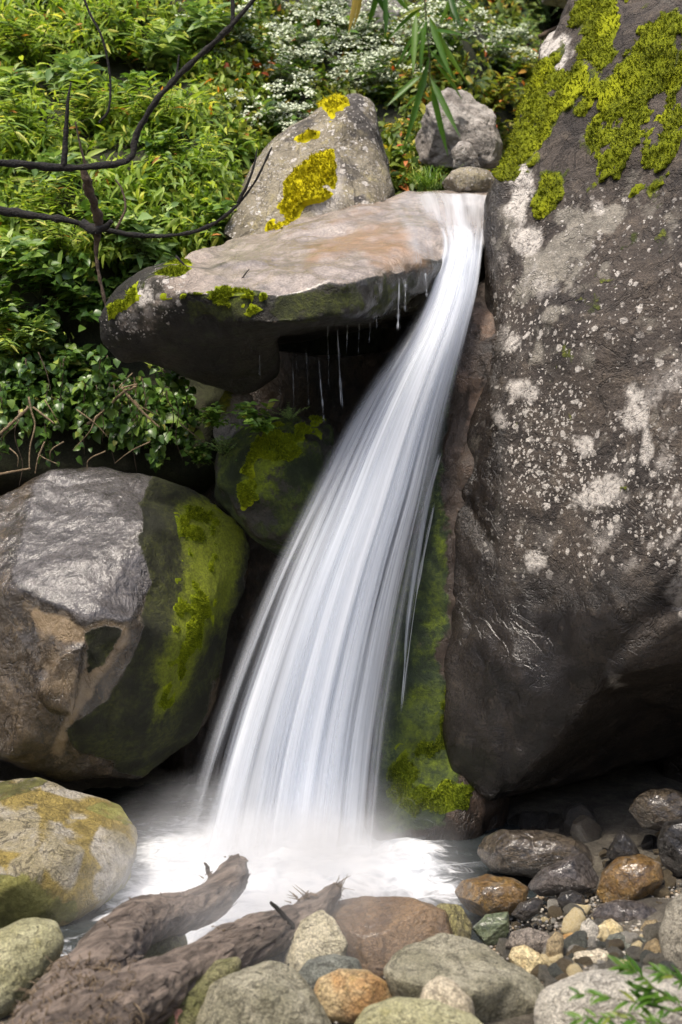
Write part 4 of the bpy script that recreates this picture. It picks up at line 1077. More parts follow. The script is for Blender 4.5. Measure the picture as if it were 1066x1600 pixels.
sg([(640, 1465), (660, 1432), (690, 1412), (720, 1415), (738, 1445), (735, 1470), (690, 1490), (650, 1485)], 0.05, 'yellow', 'yellow banded stone between the pool outlet and wet golden stone', 0.8, 64, cut=0.72)
sg([(710, 1395), (722, 1377), (760, 1368), (800, 1370), (826, 1385), (822, 1410), (800, 1425), (760, 1432), (728, 1425)], 0.08, 'wetgold', 'wet golden stone with a pale face, above the green wet stone', 0.9, 65, cut=0.74)
sg([(738, 1452), (760, 1430), (795, 1424), (806, 1432), (800, 1450), (785, 1472), (760, 1478)], 0.06, 'wetgreen', 'flat wet green stone tilted below the wet golden stone', 0.9, 66, cut=0.66, facets=6)
sg([(744, 1335), (752, 1312), (785, 1300), (840, 1300), (890, 1307), (925, 1320), (935, 1345), (890, 1362), (830, 1370), (770, 1366)], 0.10, 'wetbrown', 'long glossy wet brown stone at the water edge under the giant boulder', 0.8, 67, amp=0.06)
sg([(822, 1388), (845, 1362), (890, 1338), (925, 1328), (945, 1360), (930, 1385), (890, 1396), (845, 1402)], 0.12, 'wetpurple', 'wet pinkish-brown wedge stone leaning on the long glossy stone', 0.8, 68, cut=0.70)
sg([(798, 1430), (812, 1412), (835, 1402), (850, 1406), (842, 1425), (818, 1440)], 0.10, 'wetdark', 'small black wet stone between the golden and green wet stones', 0.8, 69)
sg([(933, 1400), (940, 1365), (965, 1342), (1000, 1334), (1030, 1345), (1037, 1375), (1025, 1405), (990, 1420), (950, 1420)], 0.10, 'wetgold', 'rounded wet brown-gold stone with an amber flank', 0.9, 70, amp=0.03)
sg([(922, 1436), (935, 1418), (965, 1408), (1000, 1408), (1028, 1420), (1035, 1438), (1005, 1452), (960, 1455), (935, 1450)], 0.10, 'wetpurple', 'flat purple-grey wet stone in front of the brown-gold one', 0.9, 71)
sg([(984, 1270), (995, 1248), (1020, 1236), (1060, 1233), (1090, 1250), (1090, 1290), (1050, 1298), (1005, 1295)], 0.22, 'wetbrown', 'brown wet boulder perched at the edge under the giant boulder', 0.8, 72, 'boulder')
sg([(1028, 1320), (1040, 1288), (1075, 1275), (1120, 1290), (1120, 1360), (1060, 1372), (1034, 1350)], 0.14, 'wetdark', 'dark wet boulder below the perched brown one', 0.8, 73, 'boulder')
sg([(868, 1408), (876, 1396), (895, 1391), (912, 1398), (916, 1412), (900, 1422), (876, 1422)], 0.10, 'wetdark', 'small round dark stone in the hollow under the pinkish wedge', 0.9, 74, facets=2)
sg([(948, 1335), (962, 1305), (972, 1296), (990, 1315), (1002, 1335), (980, 1348), (955, 1348)], 0.14, 'wetdark', 'small peaked dark stone beside the bright water gap', 0.8, 75)
sg([(1032, 1460), (1045, 1420), (1070, 1392), (1130, 1390), (1150, 1500), (1100, 1540), (1050, 1530), (1035, 1500)], 0.08, 'grey', 'tall pale grey stone cut by the picture edge, beside tan pebbles', 0.9, 76, 'boulder')
sg([(793, 1500), (800, 1482), (820, 1477), (845, 1492), (857, 1515), (840, 1528), (815, 1522)], 0.08, 'cream', 'cream stone touching the flank of the largest bank boulder', 0.8, 77, amp=0.03)
sg([(872, 1478), (880, 1462), (900, 1456), (920, 1464), (926, 1480), (905, 1490), (880, 1490)], 0.10, 'gold', 'bright orange-gold stone among grey pebbles', 0.9, 78, amp=0.03, facets=2)
sg([(788, 1480), (800, 1458), (828, 1450), (855, 1456), (866, 1475), (850, 1495), (815, 1495)], 0.08, 'lilac', 'lilac-grey angular stone just behind the cream stone', 0.8, 79, cut=0.68)
sg([(832, 1600), (845, 1560), (880, 1535), (960, 1518), (1050, 1525), (1130, 1560), (1120, 1660), (850, 1670)], 0.0, 'white', 'broad whitish slab half covered by the green sprig', 0.9, 80, 'boulder', amp=0.05, push=0.2)
sg([(885, 1512), (900, 1490), (935, 1482), (968, 1488), (975, 1508), (940, 1522), (900, 1524)], 0.08, 'beige', 'flat beige stone in front of the orange-gold stone', 0.8, 81)
sg([(966, 1508), (976, 1494), (995, 1490), (1006, 1500), (1004, 1516), (985, 1520)], 0.09, 'slate', 'small dark slate stone beside the brown oval stone', 0.8, 82, cut=0.66)
sg([(1002, 1500), (1008, 1476), (1024, 1467), (1040, 1480), (1044, 1506), (1030, 1522), (1010, 1520)], 0.09, 'tan', 'brown oval stone standing upright beside the slate', 0.8, 83, amp=0.03)
sg([(942, 1488), (950, 1464), (980, 1455), (1008, 1465), (1014, 1485), (985, 1500), (955, 1500)], 0.09, 'blue', 'blue-grey flat stone behind the slate and brown oval', 0.8, 84)
sg([(928, 1462), (938, 1443), (955, 1436), (972, 1447), (975, 1465), (950, 1475)], 0.10, 'cream', 'pale yellowish stone in front of the flat purple wet stone', 0.8, 85)
sg([(903, 1470), (908, 1443), (920, 1435), (935, 1448), (938, 1470), (920, 1480)], 0.10, 'white', 'whitish blue-tinged stone behind the orange-gold one', 0.8, 86)
sg([(1026, 1480), (1030, 1471), (1038, 1470), (1043, 1478), (1040, 1487), (1030, 1488)], 0.16, 'pink', 'tiny pink pebble resting beside the tall pale grey stone', 0.9, 87, facets=1)
sg([(850, 1500), (856, 1470), (868, 1456), (880, 1462), (880, 1490), (868, 1508)], 0.09, 'tan', 'tan upright stone leaning on the orange-gold stone', 0.8, 88)
sg([(1000, 1455), (1008, 1440), (1025, 1436), (1036, 1450), (1028, 1466), (1008, 1466)], 0.12, 'tan', 'tan flat stone between the purple wet stone and tall grey stone', 0.8, 89)
sg([(850, 1525), (862, 1508), (890, 1500), (905, 1515), (895, 1535), (865, 1540)], 0.06, 'greygreen', 'grey-green stone touching the beige flat one, dark at one end', 0.8, 90)
sg([(535, 1430), (560, 1418), (580, 1425), (575, 1440)], -0.06, 'red', 'small brown submerged stone under the outlet water', 0.7, 91) if False else None

# small pebbles packed between the stones
protos = []
for k in range(6):
    D, Fc = ICO3
    r_ = np.random.default_rng(200 + k)
    Q = D * np.array([1, 0.75 + 0.25 * r_.random(), 0.6 + 0.25 * r_.random()])
    for f in range(8):
        n = r_.normal(0, 1, 3); n /= np.linalg.norm(n)
        s_ = Q @ n; lim = s_.max() * (0.62 + 0.2 * r_.random())
        Q = Q - n * (np.maximum(s_ - lim, 0) * 0.9)[:, None]
    Q = Q + Q * (0.13 * fbm(Q, 1.6, 4, k) - 0.10 * sstep(1.0, 1.5, ridge(Q, 1.3, 2, k + 5)))[:, None]
    protos.append(mesh_from('pebble', Q, Fc))
    protos[-1].materials.append(ST['grey'])
kinds = [('grey', 'small grey pebble wedged between the bank stones', 'grey pebbles of the bank'), ('tan', 'small tan pebble wedged between the bank stones', 'tan pebbles of the bank'), ('white', 'small whitish pebble wedged between the bank stones', 'whitish pebbles of the bank'),
         ('blue', 'small blue-grey pebble wedged between the bank stones', 'blue-grey pebbles of the bank'), ('cream', 'small cream pebble wedged between the bank stones', 'cream pebbles of the bank'), ('wetdark', 'small dark wet pebble wedged between the bank stones', 'dark wet pebbles of the bank')]
def drop_pebbles(poly, n, smin, smax, wts, seed):
    P = np.array(poly, float); r_ = np.random.default_rng(seed)
    k = 0
    while k < n:
        x = r_.uniform(P[:, 0].min(), P[:, 0].max()); y = r_.uniform(P[:, 1].min(), P[:, 1].max())
        if pmask(np.array([x]), np.array([y]), poly, 1)[0] < 0.5: continue
        p = atz(x, y, 0.1); z = float(ground_z(p[0], p[1])); p = atz(x, y, z + 0.02)
        i = r_.choice(len(kinds), p=np.array(wts) / sum(wts))
        mat, lab, grp = kinds[i]
        o = bpy.data.objects.new('pebble', protos[r_.integers(6)])
        COL.objects.link(o)
        s_ = r_.uniform(smin, smax) * (1.5 if r_.random() < 0.15 else 1)
        o.scale = (s_, s_, s_)
        o.rotation_euler = (r_.normal(0, .6), r_.normal(0, .6), r_.uniform(0, 6.28))
        o.location = (p[0], p[1], z + s_ * 0.45)
        o.material_slots[0].link = 'OBJECT'; o.material_slots[0].material = ST[mat]
        tag(o, lab, 'pebble', grp)
        k += 1
drop_pebbles([(800, 1425), (930, 1420), (930, 1450), (1000, 1455), (1030, 1440), (1040, 1520), (960, 1525), (860, 1530), (830, 1480), (790, 1450)], 70, .012, .026, (5, 2.5, 2.4, 2, 1.6, .3), 5)
drop_pebbles([(770, 1440), (880, 1400), (940, 1440), (1040, 1450), (1050, 1530), (960, 1530), (850, 1545), (790, 1500)], 60, .030, .050, (5, 2.5, 2.4, 2, 1.6, .4), 15)
drop_pebbles([(545, 1490), (600, 1510), (660, 1540), (640, 1570), (590, 1520), (545, 1510)], 22, .015, .035, (3, 1, 2, 3, 1, 0), 6)
kinds.append(('wetdark', 'dark wet stone in the black hollow beneath the giant boulder', 'dark stones in the hollow')); kinds.append(('wetbrown', 'brown wet stone in the black hollow beneath the giant boulder', 'brown stones in the hollow'))
drop_pebbles([(770, 1285), (925, 1285), (925, 1315), (900, 1310), (780, 1305)], 16, .05, .10, (0, 0, 0, 0, 0, 0, 3, 1), 25)
kinds = kinds[:6]
drop_pebbles([(940, 1320), (1035, 1300), (1050, 1400), (1035, 1420), (940, 1360)], 34, .018, .045, (.6, 3, .2, .3, .5, 3), 7)
drop_pebbles([(720, 1430), (870, 1395), (935, 1420), (820, 1450)], 22, .012, .024, (1, 1, 1, 1, 1, 2), 8)
drop_pebbles([(60, 1560), (300, 1560), (560, 1560), (560, 1600), (60, 1600)], 14, .015, .03, (2, 2, 1, 2, 1, 0), 9)

# fine gravel between the stones
def gravel(n, seed):
    r_ = np.random.default_rng(seed)
    D, Fc = ico(1)
    Vs, Fs, tt = [], [], []
    regs = [([(760, 1400), (1070, 1380), (1070, 1560), (780, 1540)], .55), ([(880, 1390), (1070, 1390), (1070, 1450), (900, 1440)], .15), ([(540, 1470), (680, 1530), (640, 1590), (500, 1560)], .1), ([(0, 1560), (500, 1540), (560, 1620), (0, 1640)], .1)]
    k = 0
    for poly, sh in regs:
        P = np.array(poly, float)
        for _ in range(int(n * sh)):
            x = r_.uniform(P[:, 0].min(), P[:, 0].max()); y = r_.uniform(P[:, 1].min(), P[:, 1].max())
            p = atz(x, y, .12); z = float(ground_z(p[0], p[1])); p = atz(x, y, z)
            s_ = r_.uniform(.004, .012)
            Q = D * (1 + .35 * r_.normal(0, 1, (len(D), 1)) * .5) * np.array([1, r_.uniform(.6, 1), r_.uniform(.45, .8)]) * s_
            a = r_.uniform(0, 6.283); R = np.array([[math.cos(a), -math.sin(a), 0], [math.sin(a), math.cos(a), 0], [0, 0, 1]])
            Vs.append(Q @ R + np.array([p[0], p[1], z + s_ * .4])); Fs.append(Fc + k * len(D)); tt.append(np.full(len(D), r_.random())); k += 1
    me = mesh_from('gravel', np.concatenate(Vs), np.concatenate(Fs))
    attr(me, 'tint', np.concatenate(tt))
    return me
N = NT('gravel_mix')
rp = N.n('ValToRGB'); rp.color_ramp.interpolation = 'CONSTANT'
for e_, (pos, c) in zip([rp.color_ramp.elements[0], rp.color_ramp.elements[1]] + [rp.color_ramp.elements.new(.5) for _ in range(4)], [(0, (.20, .18, .15)), (.98, (.45, .22, .12))] + [(.2, (.20, .185, .16)), (.45, (.25, .19, .12)), (.75, (.09, .085, .07)), (.88, (.36, .33, .27))]):
    e_.position = pos; e_.color = (*c, 1)
N.t.links.new(N.attr('tint'), rp.inputs[0])
gp = N.n('BsdfPrincipled', ins={'Base Color': rp.outputs[0], 'Roughness': 0.6}); N.t.links.new(gp.outputs[0], N.out.inputs[0])
o = link('gravel', gravel(3000, 77), N.m); rebase(o)
tag(o, 'fine mixed gravel filling the gaps of the bank', None, None, 'stuff')

# ------------------------------------------------------------------ driftwood: two arms growing out of one shaggy root
def seg_hulls(pts, k=9):
    """balls along a path, neighbours hulled together"""
    out = []
    D = ICO3[0][::6] if len(ICO3[0]) > 200 else ICO3[0]
    C = [(at(x, y, Y), 0.88 * r * (Y + 7) / F) for (x, y, Y, r) in pts]
    for (a, ra), (b, rb) in zip(C[:-1], C[1:]):
        out.append(np.concatenate([a + D * ra, b + D * rb]))
    return out
armA = [(40, 1660, -2.50, 60), (110, 1580, -2.20, 68), (165, 1500, -1.90, 58), (205, 1448, -1.68, 46), (250, 1430, -1.52, 38), (300, 1424, -1.38, 36), (338, 1402, -1.25, 34), (362, 1372, -1.15, 31), (374, 1350, -1.09, 17)]
def shard(a, b, w_, th):
    a, b = at(*a), at(*b); d = (b - a) / np.linalg.norm(b - a); s_ = np.cross(d, [0, 1, 0]); s_ /= np.linalg.norm(s_)
    return np.array([a + s_ * w_, a - s_ * w_, a + np.array([0, th, 0]), a - np.array([0, th, 0]), (a + b) / 2 + s_ * w_ * .8 - np.array([0, th, 0]), (a + b) / 2 - s_ * w_ * .6 + np.array([0, th, 0]), b + s_ * w_ * .12, b - s_ * w_ * .12, b + np.array([0, .006, 0])])
SHARDS = [shard((350, 1385, -1.2), (372, 1332, -1.12), .055, .04), shard((362, 1372, -1.15), (389, 1340, -1.1), .035, .03), shard((368, 1375, -1.13), (388, 1366, -1.1), .03, .03), shard((340, 1390, -1.2), (316, 1341, -1.2), .022, .02), shard((355, 1360, -1.16), (362, 1331, -1.14), .03, .02),
          shard((490, 1425, -1.46), (480, 1398, -1.46), .028, .02), shard((505, 1408, -1.42), (534, 1380, -1.37), .024, .02), shard((508, 1410, -1.42), (531, 1396, -1.38), .02, .016), shard((478, 1430, -1.5), (462, 1408, -1.5), .022, .014), shard((190, 1470, -1.7), (168, 1440, -1.68), .03, .02), shard((60, 1600, -2.3), (20, 1560, -2.25), .05, .04), shard((90, 1570, -2.2), (30, 1590, -2.2), .05, .04), shard((150, 1620, -2.3), (205, 1600, -2.3), .05, .04)]
armB = [(60, 1670, -2.55, 70), (150, 1600, -2.32, 72), (215, 1560, -2.18, 60), (280, 1528, -2.02, 50), (345, 1492, -1.85, 44), (405, 1465, -1.70, 42), (460, 1447, -1.56, 36), (495, 1425, -1.46, 29), (518, 1398, -1.40, 15), (526, 1386, -1.37, 8)]
me = hull_union(seg_hulls(armA) + seg_hulls(armB) + SHARDS, 0.010, 4)
V, Nn = coords(me), normals(me); X, Yp = pix(V)
rag = sstep(270, 120, X) * sstep(1470, 1540, Yp)
ax = np.array([0.80, 0.45, 0.35])
st = V - 0.82 * (V @ ax)[:, None] * ax / (ax @ ax)
V = V + Nn * (0.010 * fbm(st, 26, 5, 3) + 0.004 * fbm(V, 9, 4, 4) + rag * (0.022 * fbm(V, 9, 3, 6)) - 0.011 * sstep(1.1, 1.5, ridge(st, 13, 3, 5)) + 0.010 * sstep(0.55, 0.9, fbm(V, 5, 3, 88)))[:, None]
set_co(me, V)
M_log = bark_mat('driftwood_bark', (0.070, 0.053, 0.041), (0.28, 0.22, 0.175), 22.0, 0.5, stretch='log')
log = link('driftwood', me, M_log)
tag(log, 'weathered forked driftwood with two arms reaching over the pool foam', 'driftwood')
lb = rebase(log)
lv_, ln_ = V, normals(log.data)
M_fib = bark_mat('root_fibre_bark', (0.13, 0.09, 0.055), (0.36, 0.27, 0.17), 20.0, 0.9)
cand = np.nonzero((rag > 0.25) & (ln_[:, 1] < 0.3))[0]
items = []
for i in rng.choice(cand, 800):
    p = lv_[i]; n = ln_[i]; d0 = n + rng.normal(0, .7, 3); d0 /= np.linalg.norm(d0)
    L = rng.uniform(.02, .075)
    pts = [p - n * .004, p + d0 * L * .5 + rng.normal(0, .006, 3), p + d0 * L + np.array([0, 0, -.5 * L]) + rng.normal(0, .01, 3)]
    items.append((spline(pts, 6) - lb, np.linspace(1, .4, 6) * rng.uniform(.001, .004)))
o = link('root_fibre', tubes_mesh('root_fibre', items, 4), M_fib, log); o['kind'] = 'stuff'
# curling flakes of bark lying along the two arms
def flakes(n, seed):
    r_ = np.random.default_rng(seed)
    bV, bN = lv_, ln_
    up = np.nonzero((bN[:, 1] < 0.35) & (rag < .6))[0]
    Vs, Fs = [], []
    for k, i in enumerate(r_.choice(up, n)):
        p, nn = bV[i], bN[i]
        X_, Y_ = pix(p[None]); 
        d = at(X_[0] + 10, Y_[0] - 5 - 6 * (X_[0] > 420), 0) - at(X_[0], Y_[0], 0)
        d = d + np.array([0, .5 * np.linalg.norm(d), 0]); d = unit_(d - nn * (d @ nn) + r_.normal(0, .12, 3) * np.linalg.norm(d))
        s_ = np.cross(d, nn); L = r_.uniform(.015, .07); w_ = r_.uniform(.002, .007); lift = r_.uniform(.001, .010)
        c = [p - d * L * .5 + nn * .0005, p + nn * .003, p + d * L * .5 + nn * lift]
        Vs += [c[0] - s_ * w_ * .4, c[0] + s_ * w_ * .4, c[1] - s_ * w_, c[1] + s_ * w_, c[2] - s_ * w_ * .6, c[2] + s_ * w_ * .6]
        o6 = k * 6
        Fs += [[o6, o6 + 1, o6 + 3, o6 + 2], [o6 + 2, o6 + 3, o6 + 5, o6 + 4]]
    return mesh_from('bark_flake', np.array(Vs) - lb, np.array(Fs))
def unit_(a):
    return a / (np.linalg.norm(a) + 1e-9)
o = link('bark_flake', flakes(260, 12), M_log, log); o['kind'] = 'stuff'
def twig_part(parent, base, name, pts, r0, r1, mat, n=14, wob=.3):
    P = spline([at(*p) for p in pts], n)
    return link(name, tubes_mesh(name, [(P - base, np.linspace(r0, r1, n))], 7, wob), mat, parent)
M_dark = bark_mat('dark_bark', (0.006, 0.005, 0.004), (0.020, 0.016, 0.012), 14, 0.8)
twig_part(log, lb, 'twig', [(470, 1475, -1.62), (455, 1445, -1.66), (436, 1422, -1.68), (423, 1410, -1.70)], .013, .006, M_dark)
twig_part(log, lb, 'twig', [(470, 1470, -1.62), (462, 1492, -1.68), (448, 1512, -1.74)], .012, .005, M_dark)
twig_part(log, lb, 'stub', [(372, 1352, -1.1), (379, 1342, -1.1), (388, 1346, -1.1)], .016, .003, M_log)
twig_part(log, lb, 'stub', [(196, 1560, -1.9), (200, 1480, -1.93), (197, 1490, -1.95)], .01, .003, M_log) if False else None
items = []
for k in range(26):
    b0 = at(522 + rng.normal(0, 5), 1392 + rng.normal(0, 7), -1.38); e = at(535 + rng.normal(0, 6), 1392 + rng.normal(0, 14), -1.40)
    items.append((spline([b0, (b0 + e) / 2 + rng.normal(0, .003, 3), e], 5) - lb, np.linspace(.003, .0007, 5)))
for k in range(14):
    b0 = at(478 + rng.normal(0, 10), 1405 + rng.normal(0, 5), -1.47); e = b0 + np.array([-.03, -.01, .03]) + rng.normal(0, .014, 3)
    items.append((spline([b0, (b0 + e) / 2, e], 5) - lb, np.linspace(.004, .0008, 5)))
for k in range(14):
    j = rng.integers(2, 8); a = np.array(armA[j]) if rng.random() < .6 else np.array(armB[j])
    b0 = at(a[0] + rng.normal(0, 10), a[1] - a[3] * .95 + rng.normal(0, 3), a[2]); e = b0 + np.array([rng.normal(-.01, .015), -.005, abs(rng.normal(.008, .012))])
    items.append((spline([b0, (b0 + e) / 2, e], 4) - lb, np.linspace(.004, .0008, 4)))
o = link('splinter', tubes_mesh('splinter', items, 4), M_fib, log); o['kind'] = 'stuff'

# ------------------------------------------------------------------ vegetation
L_BRIGHT = leaf_mat('bright_leaf', [(0.0, (0.079, 0.153, 0.026)), (0.45, (0.224, 0.336, 0.042)), (0.8, (0.422, 0.507, 0.077)), (0.96, (0.634, 0.590, 0.132)), (1.0, (0.528, 0.224, 0.055))], 0.5, 0.40)
L_MID = leaf_mat('mid_leaf', [(0.0, (0.040, 0.088, 0.018)), (0.5, (0.112, 0.212, 0.033)), (0.9, (0.251, 0.354, 0.066)), (1.0, (0.449, 0.425, 0.088))], 0.45, 0.33)
L_IVY = leaf_mat('ivy_leaf', [(0.0, (0.029, 0.068, 0.015)), (0.5, (0.079, 0.159, 0.029)), (0.9, (0.198, 0.295, 0.055)), (1.0, (0.422, 0.425, 0.110))], 0.32, 0.25)
L_PALE = leaf_mat('pale_leaf', [(0.0, (0.106, 0.189, 0.066)), (0.6, (0.264, 0.389, 0.143)), (1.0, (0.475, 0.543, 0.220))], 0.5, 0.35)
L_AUT = leaf_mat('autumn_leaf', [(0.0, (0.066, 0.118, 0.022)), (0.45, (0.198, 0.260, 0.039)), (0.7, (0.449, 0.413, 0.066)), (0.88, (0.607, 0.248, 0.055)), (1.0, (0.528, 0.118, 0.044))], 0.5, 0.35)
L_BAMB = leaf_mat('bamboo_leaf', [(0.0, (0.035, 0.10, 0.012)), (0.6, (0.085, 0.19, 0.02)), (0.93, (0.15, 0.26, 0.03)), (1.0, (0.40, 0.30, 0.08))], 0.4, 0.45)
L_RED = leaf_mat('red_leaf', [(0.0, (0.05, 0.07, 0.02)), (0.5, (0.18, 0.06, 0.03)), (1.0, (0.30, 0.10, 0.06))], 0.5, 0.3)
N = NT('white_petal'); p_ = N.n('BsdfPrincipled', ins={'Base Color': (0.52, 0.57, 0.41), 'Roughness': 0.6}); N.t.links.new(p_.outputs[0], N.out.inputs[0]); M_PETAL = N.m
M_STEM = bark_mat('green_stem', (0.05, 0.07, 0.02), (0.12, 0.12, 0.04), 20, 0.7)
M_TWIG = bark_mat('dry_twig', (0.22, 0.155, 0.085), (0.40, 0.30, 0.18), 20, 0.85)
M_VINE = bark_mat('brown_vine', (0.07, 0.045, 0.03), (0.16, 0.11, 0.07), 20, 0.85)

def unit(a):
    return a / (np.linalg.norm(a, axis=-1, keepdims=True) + 1e-9)

def leaf_cloud(n, P, out, L, Wr, seed, shape='broad', droop=.3, up=0.8, down=-0.25, tmu=.45, tsd=.25, name='foliage'):
    """n leaves on points P, splayed round the direction out"""
    r_ = np.random.default_rng(seed)
    D = unit(out + r_.normal(0, .75, (n, 3)) + np.array([0, 0, down]))
    Nn = unit(np.array([0, -.45, up]) + r_.normal(0, .45, (n, 3)))
    Ls = L * np.exp(r_.normal(0, .25, n))
    t = np.clip(r_.normal(tmu, tsd, n), 0, .94)
    t = np.where(r_.random(n) < .012, 1.0, t)
    return leaves_mesh(name, P, D, Nn, Ls, Ls * Wr, t, droop, shape)

def plant_proto(kind, seed):
    """stems from one root spread into a bushy head; returns (stem mesh, leaf mesh, leaf material, flower mesh)"""
    r_ = np.random.default_rng(seed)
    par = {'lance': (46, .52, 15, .085, .20, L_BRIGHT, .62), 'broad': (26, .42, 12, .075, .62, L_MID, .55), 'ivy': (26, .34, 14, .052, .85, L_IVY, .6), 'fern': (22, .50, 44, .045, .24, L_PALE, .5),
           'autumn': (34, .40, 14, .050, .50, L_AUT, .6), 'flower': (34, .46, 12, .062, .55, L_MID, .55), 'pale': (16, .34, 12, .095, .50, L_PALE, .5)}[kind]
    ns, ln, nl, L, Wr, mat, spread = par
    items, LP, LD = [], [], []
    tips = []
    for k in range(ns):
        a = r_.uniform(0, 6.283); tl = abs(r_.normal(0, spread))
        d = unit(np.array([math.cos(a) * tl, math.sin(a) * tl * .8 - .35, 1.0]))
        l = ln * r_.uniform(.55, 1.15)
        sag = r_.uniform(.15, .6)
        pts = [np.zeros(3), d * l * .5, d * l + np.array([d[0], d[1], -sag]) * l * .35]
        P = spline(pts, 12)
        items.append((P, np.linspace(.0045, .0012, 12)))
        u = np.sort(r_.uniform(.25, 1.0, nl))
        pp = np.stack([np.interp(u, np.linspace(0, 1, 12), P[:, j]) for j in range(3)], 1)
        td = unit(np.gradient(P, axis=0)); tt = np.stack([np.interp(u, np.linspace(0, 1, 12), td[:, j]) for j in range(3)], 1)
        side = unit(np.cross(tt, np.array([0, 0, 1.0]) + r_.normal(0, .2, 3)))
        sg_ = np.where(np.arange(nl) % 2 == 0, 1, -1)[:, None]
        LP.append(pp); LD.append(tt * .7 + side * sg_ * (1.0 if kind != 'fern' else 1.5))
        tips.append(P[-1])
    LP, LD = np.concatenate(LP), np.concatenate(LD)
    n = len(LP)
    D = unit(LD + r_.normal(0, .22, (n, 3)) + np.array([0, 0, -.12]))
    Nn = unit(np.array([0, -.35, .9]) + r_.normal(0, .35, (n, 3)))
    Ls = L * np.exp(r_.normal(0, .25, n))
    t = np.clip(r_.normal(.48, .25, n), 0, .95); t = np.where(r_.random(n) < .015, 1, t)
    lm = leaves_mesh('foliage', LP, D, Nn, Ls, Ls * Wr, t, .3, 'broad' if Wr > .4 else 'lance')
    lm.materials.append(mat)
    sm = tubes_mesh('stem', items, 4); sm.materials.append(M_STEM)
    fm = None
    if kind == 'flower':
        FP = []
        for tip in tips:
            if r_.random() < .25: continue
            for c in range(r_.integers(3, 6)):
                cc = tip + r_.normal(0, .035, 3) + np.array([0, -.01, .03])
                m = r_.integers(14, 26)
                FP.append(cc + r_.normal(0, 1, (m, 3)) * np.array([.024, .024, .007]))
        FP = np.concatenate(FP); m = len(FP)
        a = r_.uniform(0, 6.283, m)
        D = np.stack([np.cos(a), np.sin(a), r_.normal(0, .3, m)], 1)
        fm = leaves_mesh('flower_head', FP, D, unit(np.array([0, -.7, 1]) + r_.normal(0, .3, (m, 3))), .021, .020, r_.random(m), 0.0)
        fm.materials.append(M_PETAL)
    return sm, lm, fm
PROTO = {k: [plant_proto(k, 300 + 7 * i + j) for j in range(2)] for i, k in enumerate(('lance', 'broad', 'ivy', 'fern', 'autumn', 'flower', 'pale'))}

def plant(kind, px, py, sc, label, name='shrub', cat='shrub', group=None, out=0.12, v=0, lean=0.0, Y=None, rot=None):
    p = on_hill(px, py, out) if Y is None else at(px, py, Y)
    p = p - np.array([0, 0, .28 * sc])
    o = empty(name, p, label, cat, group)
    o.rotation_euler = (lean, random.uniform(-.15, .15), random.uniform(-1.1, 1.1) if rot is None else rot)
    o.scale = (sc, sc, sc)
    for part, me in zip(('stem', 'foliage', 'flower_head'), PROTO[kind][v % 2]):
        if me is not None:
            link(part, me, None, o)
    return o

# filler leaves that cloak the slope (nobody could count them)
def cloak(name, polys, n, L, Wr, mat, seed, out=.05, shape='broad', tmu=.4, label=None, clump=3.0, thr=-.25):
    r_ = np.random.default_rng(seed)
    allp = np.concatenate([np.array(p, float) for p in polys])
    lo, hi = allp.min(0), allp.max(0)
    pts = []
    while len(pts) < n:
        x = r_.uniform(lo[0], hi[0], 4000); y = r_.uniform(lo[1], hi[1], 4000)
        m = np.zeros(4000)
        for p in polys: m = np.maximum(m, pmask(x, y, p, 12))
        ok = r_.random(4000) < m
        for a, b in zip(x[ok], y[ok]):
            q = on_hill(a, b, abs(r_.normal(out, out * 1.3)))
            pts.append(q)
            if len(pts) >= n * 1.5: break
    P = np.array(pts)
    keep = fbm(P, clump, 3, seed) > thr + r_.normal(0, .12, len(P))
    P = P[keep][:n]; n = len(P)
    me = leaf_cloud(n, P, np.array([0, -.7, -.1]), L, Wr, seed, shape, .3, tmu=tmu, tsd=.24, name=name)
    o = link(name, me, mat)
    rebase(o)
    tag(o, label, None, None, 'stuff')
    return o
cloak('undergrowth', [[(-160, -60), (420, -60), (430, 260), (340, 390), (280, 400), (-160, 400)]], 24000, .075, .30, L_BRIGHT, 71, .08, 'lance', .45, 'dense bright green narrow-leaved undergrowth on the slope')
cloak('ivy_ground_cover', [[(-160, 380), (300, 380), (180, 470), (160, 520), (200, 590), (290, 620), (280, 690), (120, 660), (-160, 640)]], 7000, .055, .78, L_IVY, 72, .07, 'broad', .42, 'dark ivy covering the steep bank beside the slab', 3.5, -.2)
cloak('flower_meadow_leaves', [[(330, -60), (840, -60), (850, 120), (790, 250), (760, 300), (610, 310), (590, 180), (500, 170), (400, 260), (330, 240)]], 11000, .06, .5, L_AUT, 73, .07, 'broad', .32, 'mixed green and rusty low foliage behind the pointed rock', 3.0, -.35)

# individual shrubs, each told apart by what it stands beside
plant('lance', 55, 60, 1.0, 'yellow-green narrow-leaved shrub in the top corner above the dark branch', v=0)
plant('lance', 215, 55, .95, 'narrow-leaved shrub crossed by the thin curved twig at the top', v=1)
plant('lance', 40, 190, 1.0, 'bright bushy shrub just above the thick dark branch where it enters the picture', v=1)
plant('lance', 150, 170, .9, 'light green shrub behind the upright dark twig', v=0)
plant('lance', 255, 170, .8, 'fine-leaved shrub in the crook of the big rising branch', v=0)
plant('lance', 330, 40, .9, 'shrub behind the upper end of the rising dark branch', v=1)
plant('lance', 60, 310, .75, 'green shrub between the two dark branches', v=0, out=.2)
plant('lance', 300, 250, .75, 'narrow-leaved shrub right below the rising branch, near the white flowers', v=1)
plant('pale', 235, 40, 1.15, 'pale grey-green leafy plant at the top between dark twigs', 'leafy_plant', 'plant', v=0, out=.3)
plant('pale', 325, 20, 1.0, 'pale broad-leaved plant beside the top end of the rising branch', 'leafy_plant', 'plant', v=1, out=.3)
plant('pale', 225, 330, .95, 'pale serrated plant hanging beside the lower dark branch', 'leafy_plant', 'plant', v=0, out=.3)
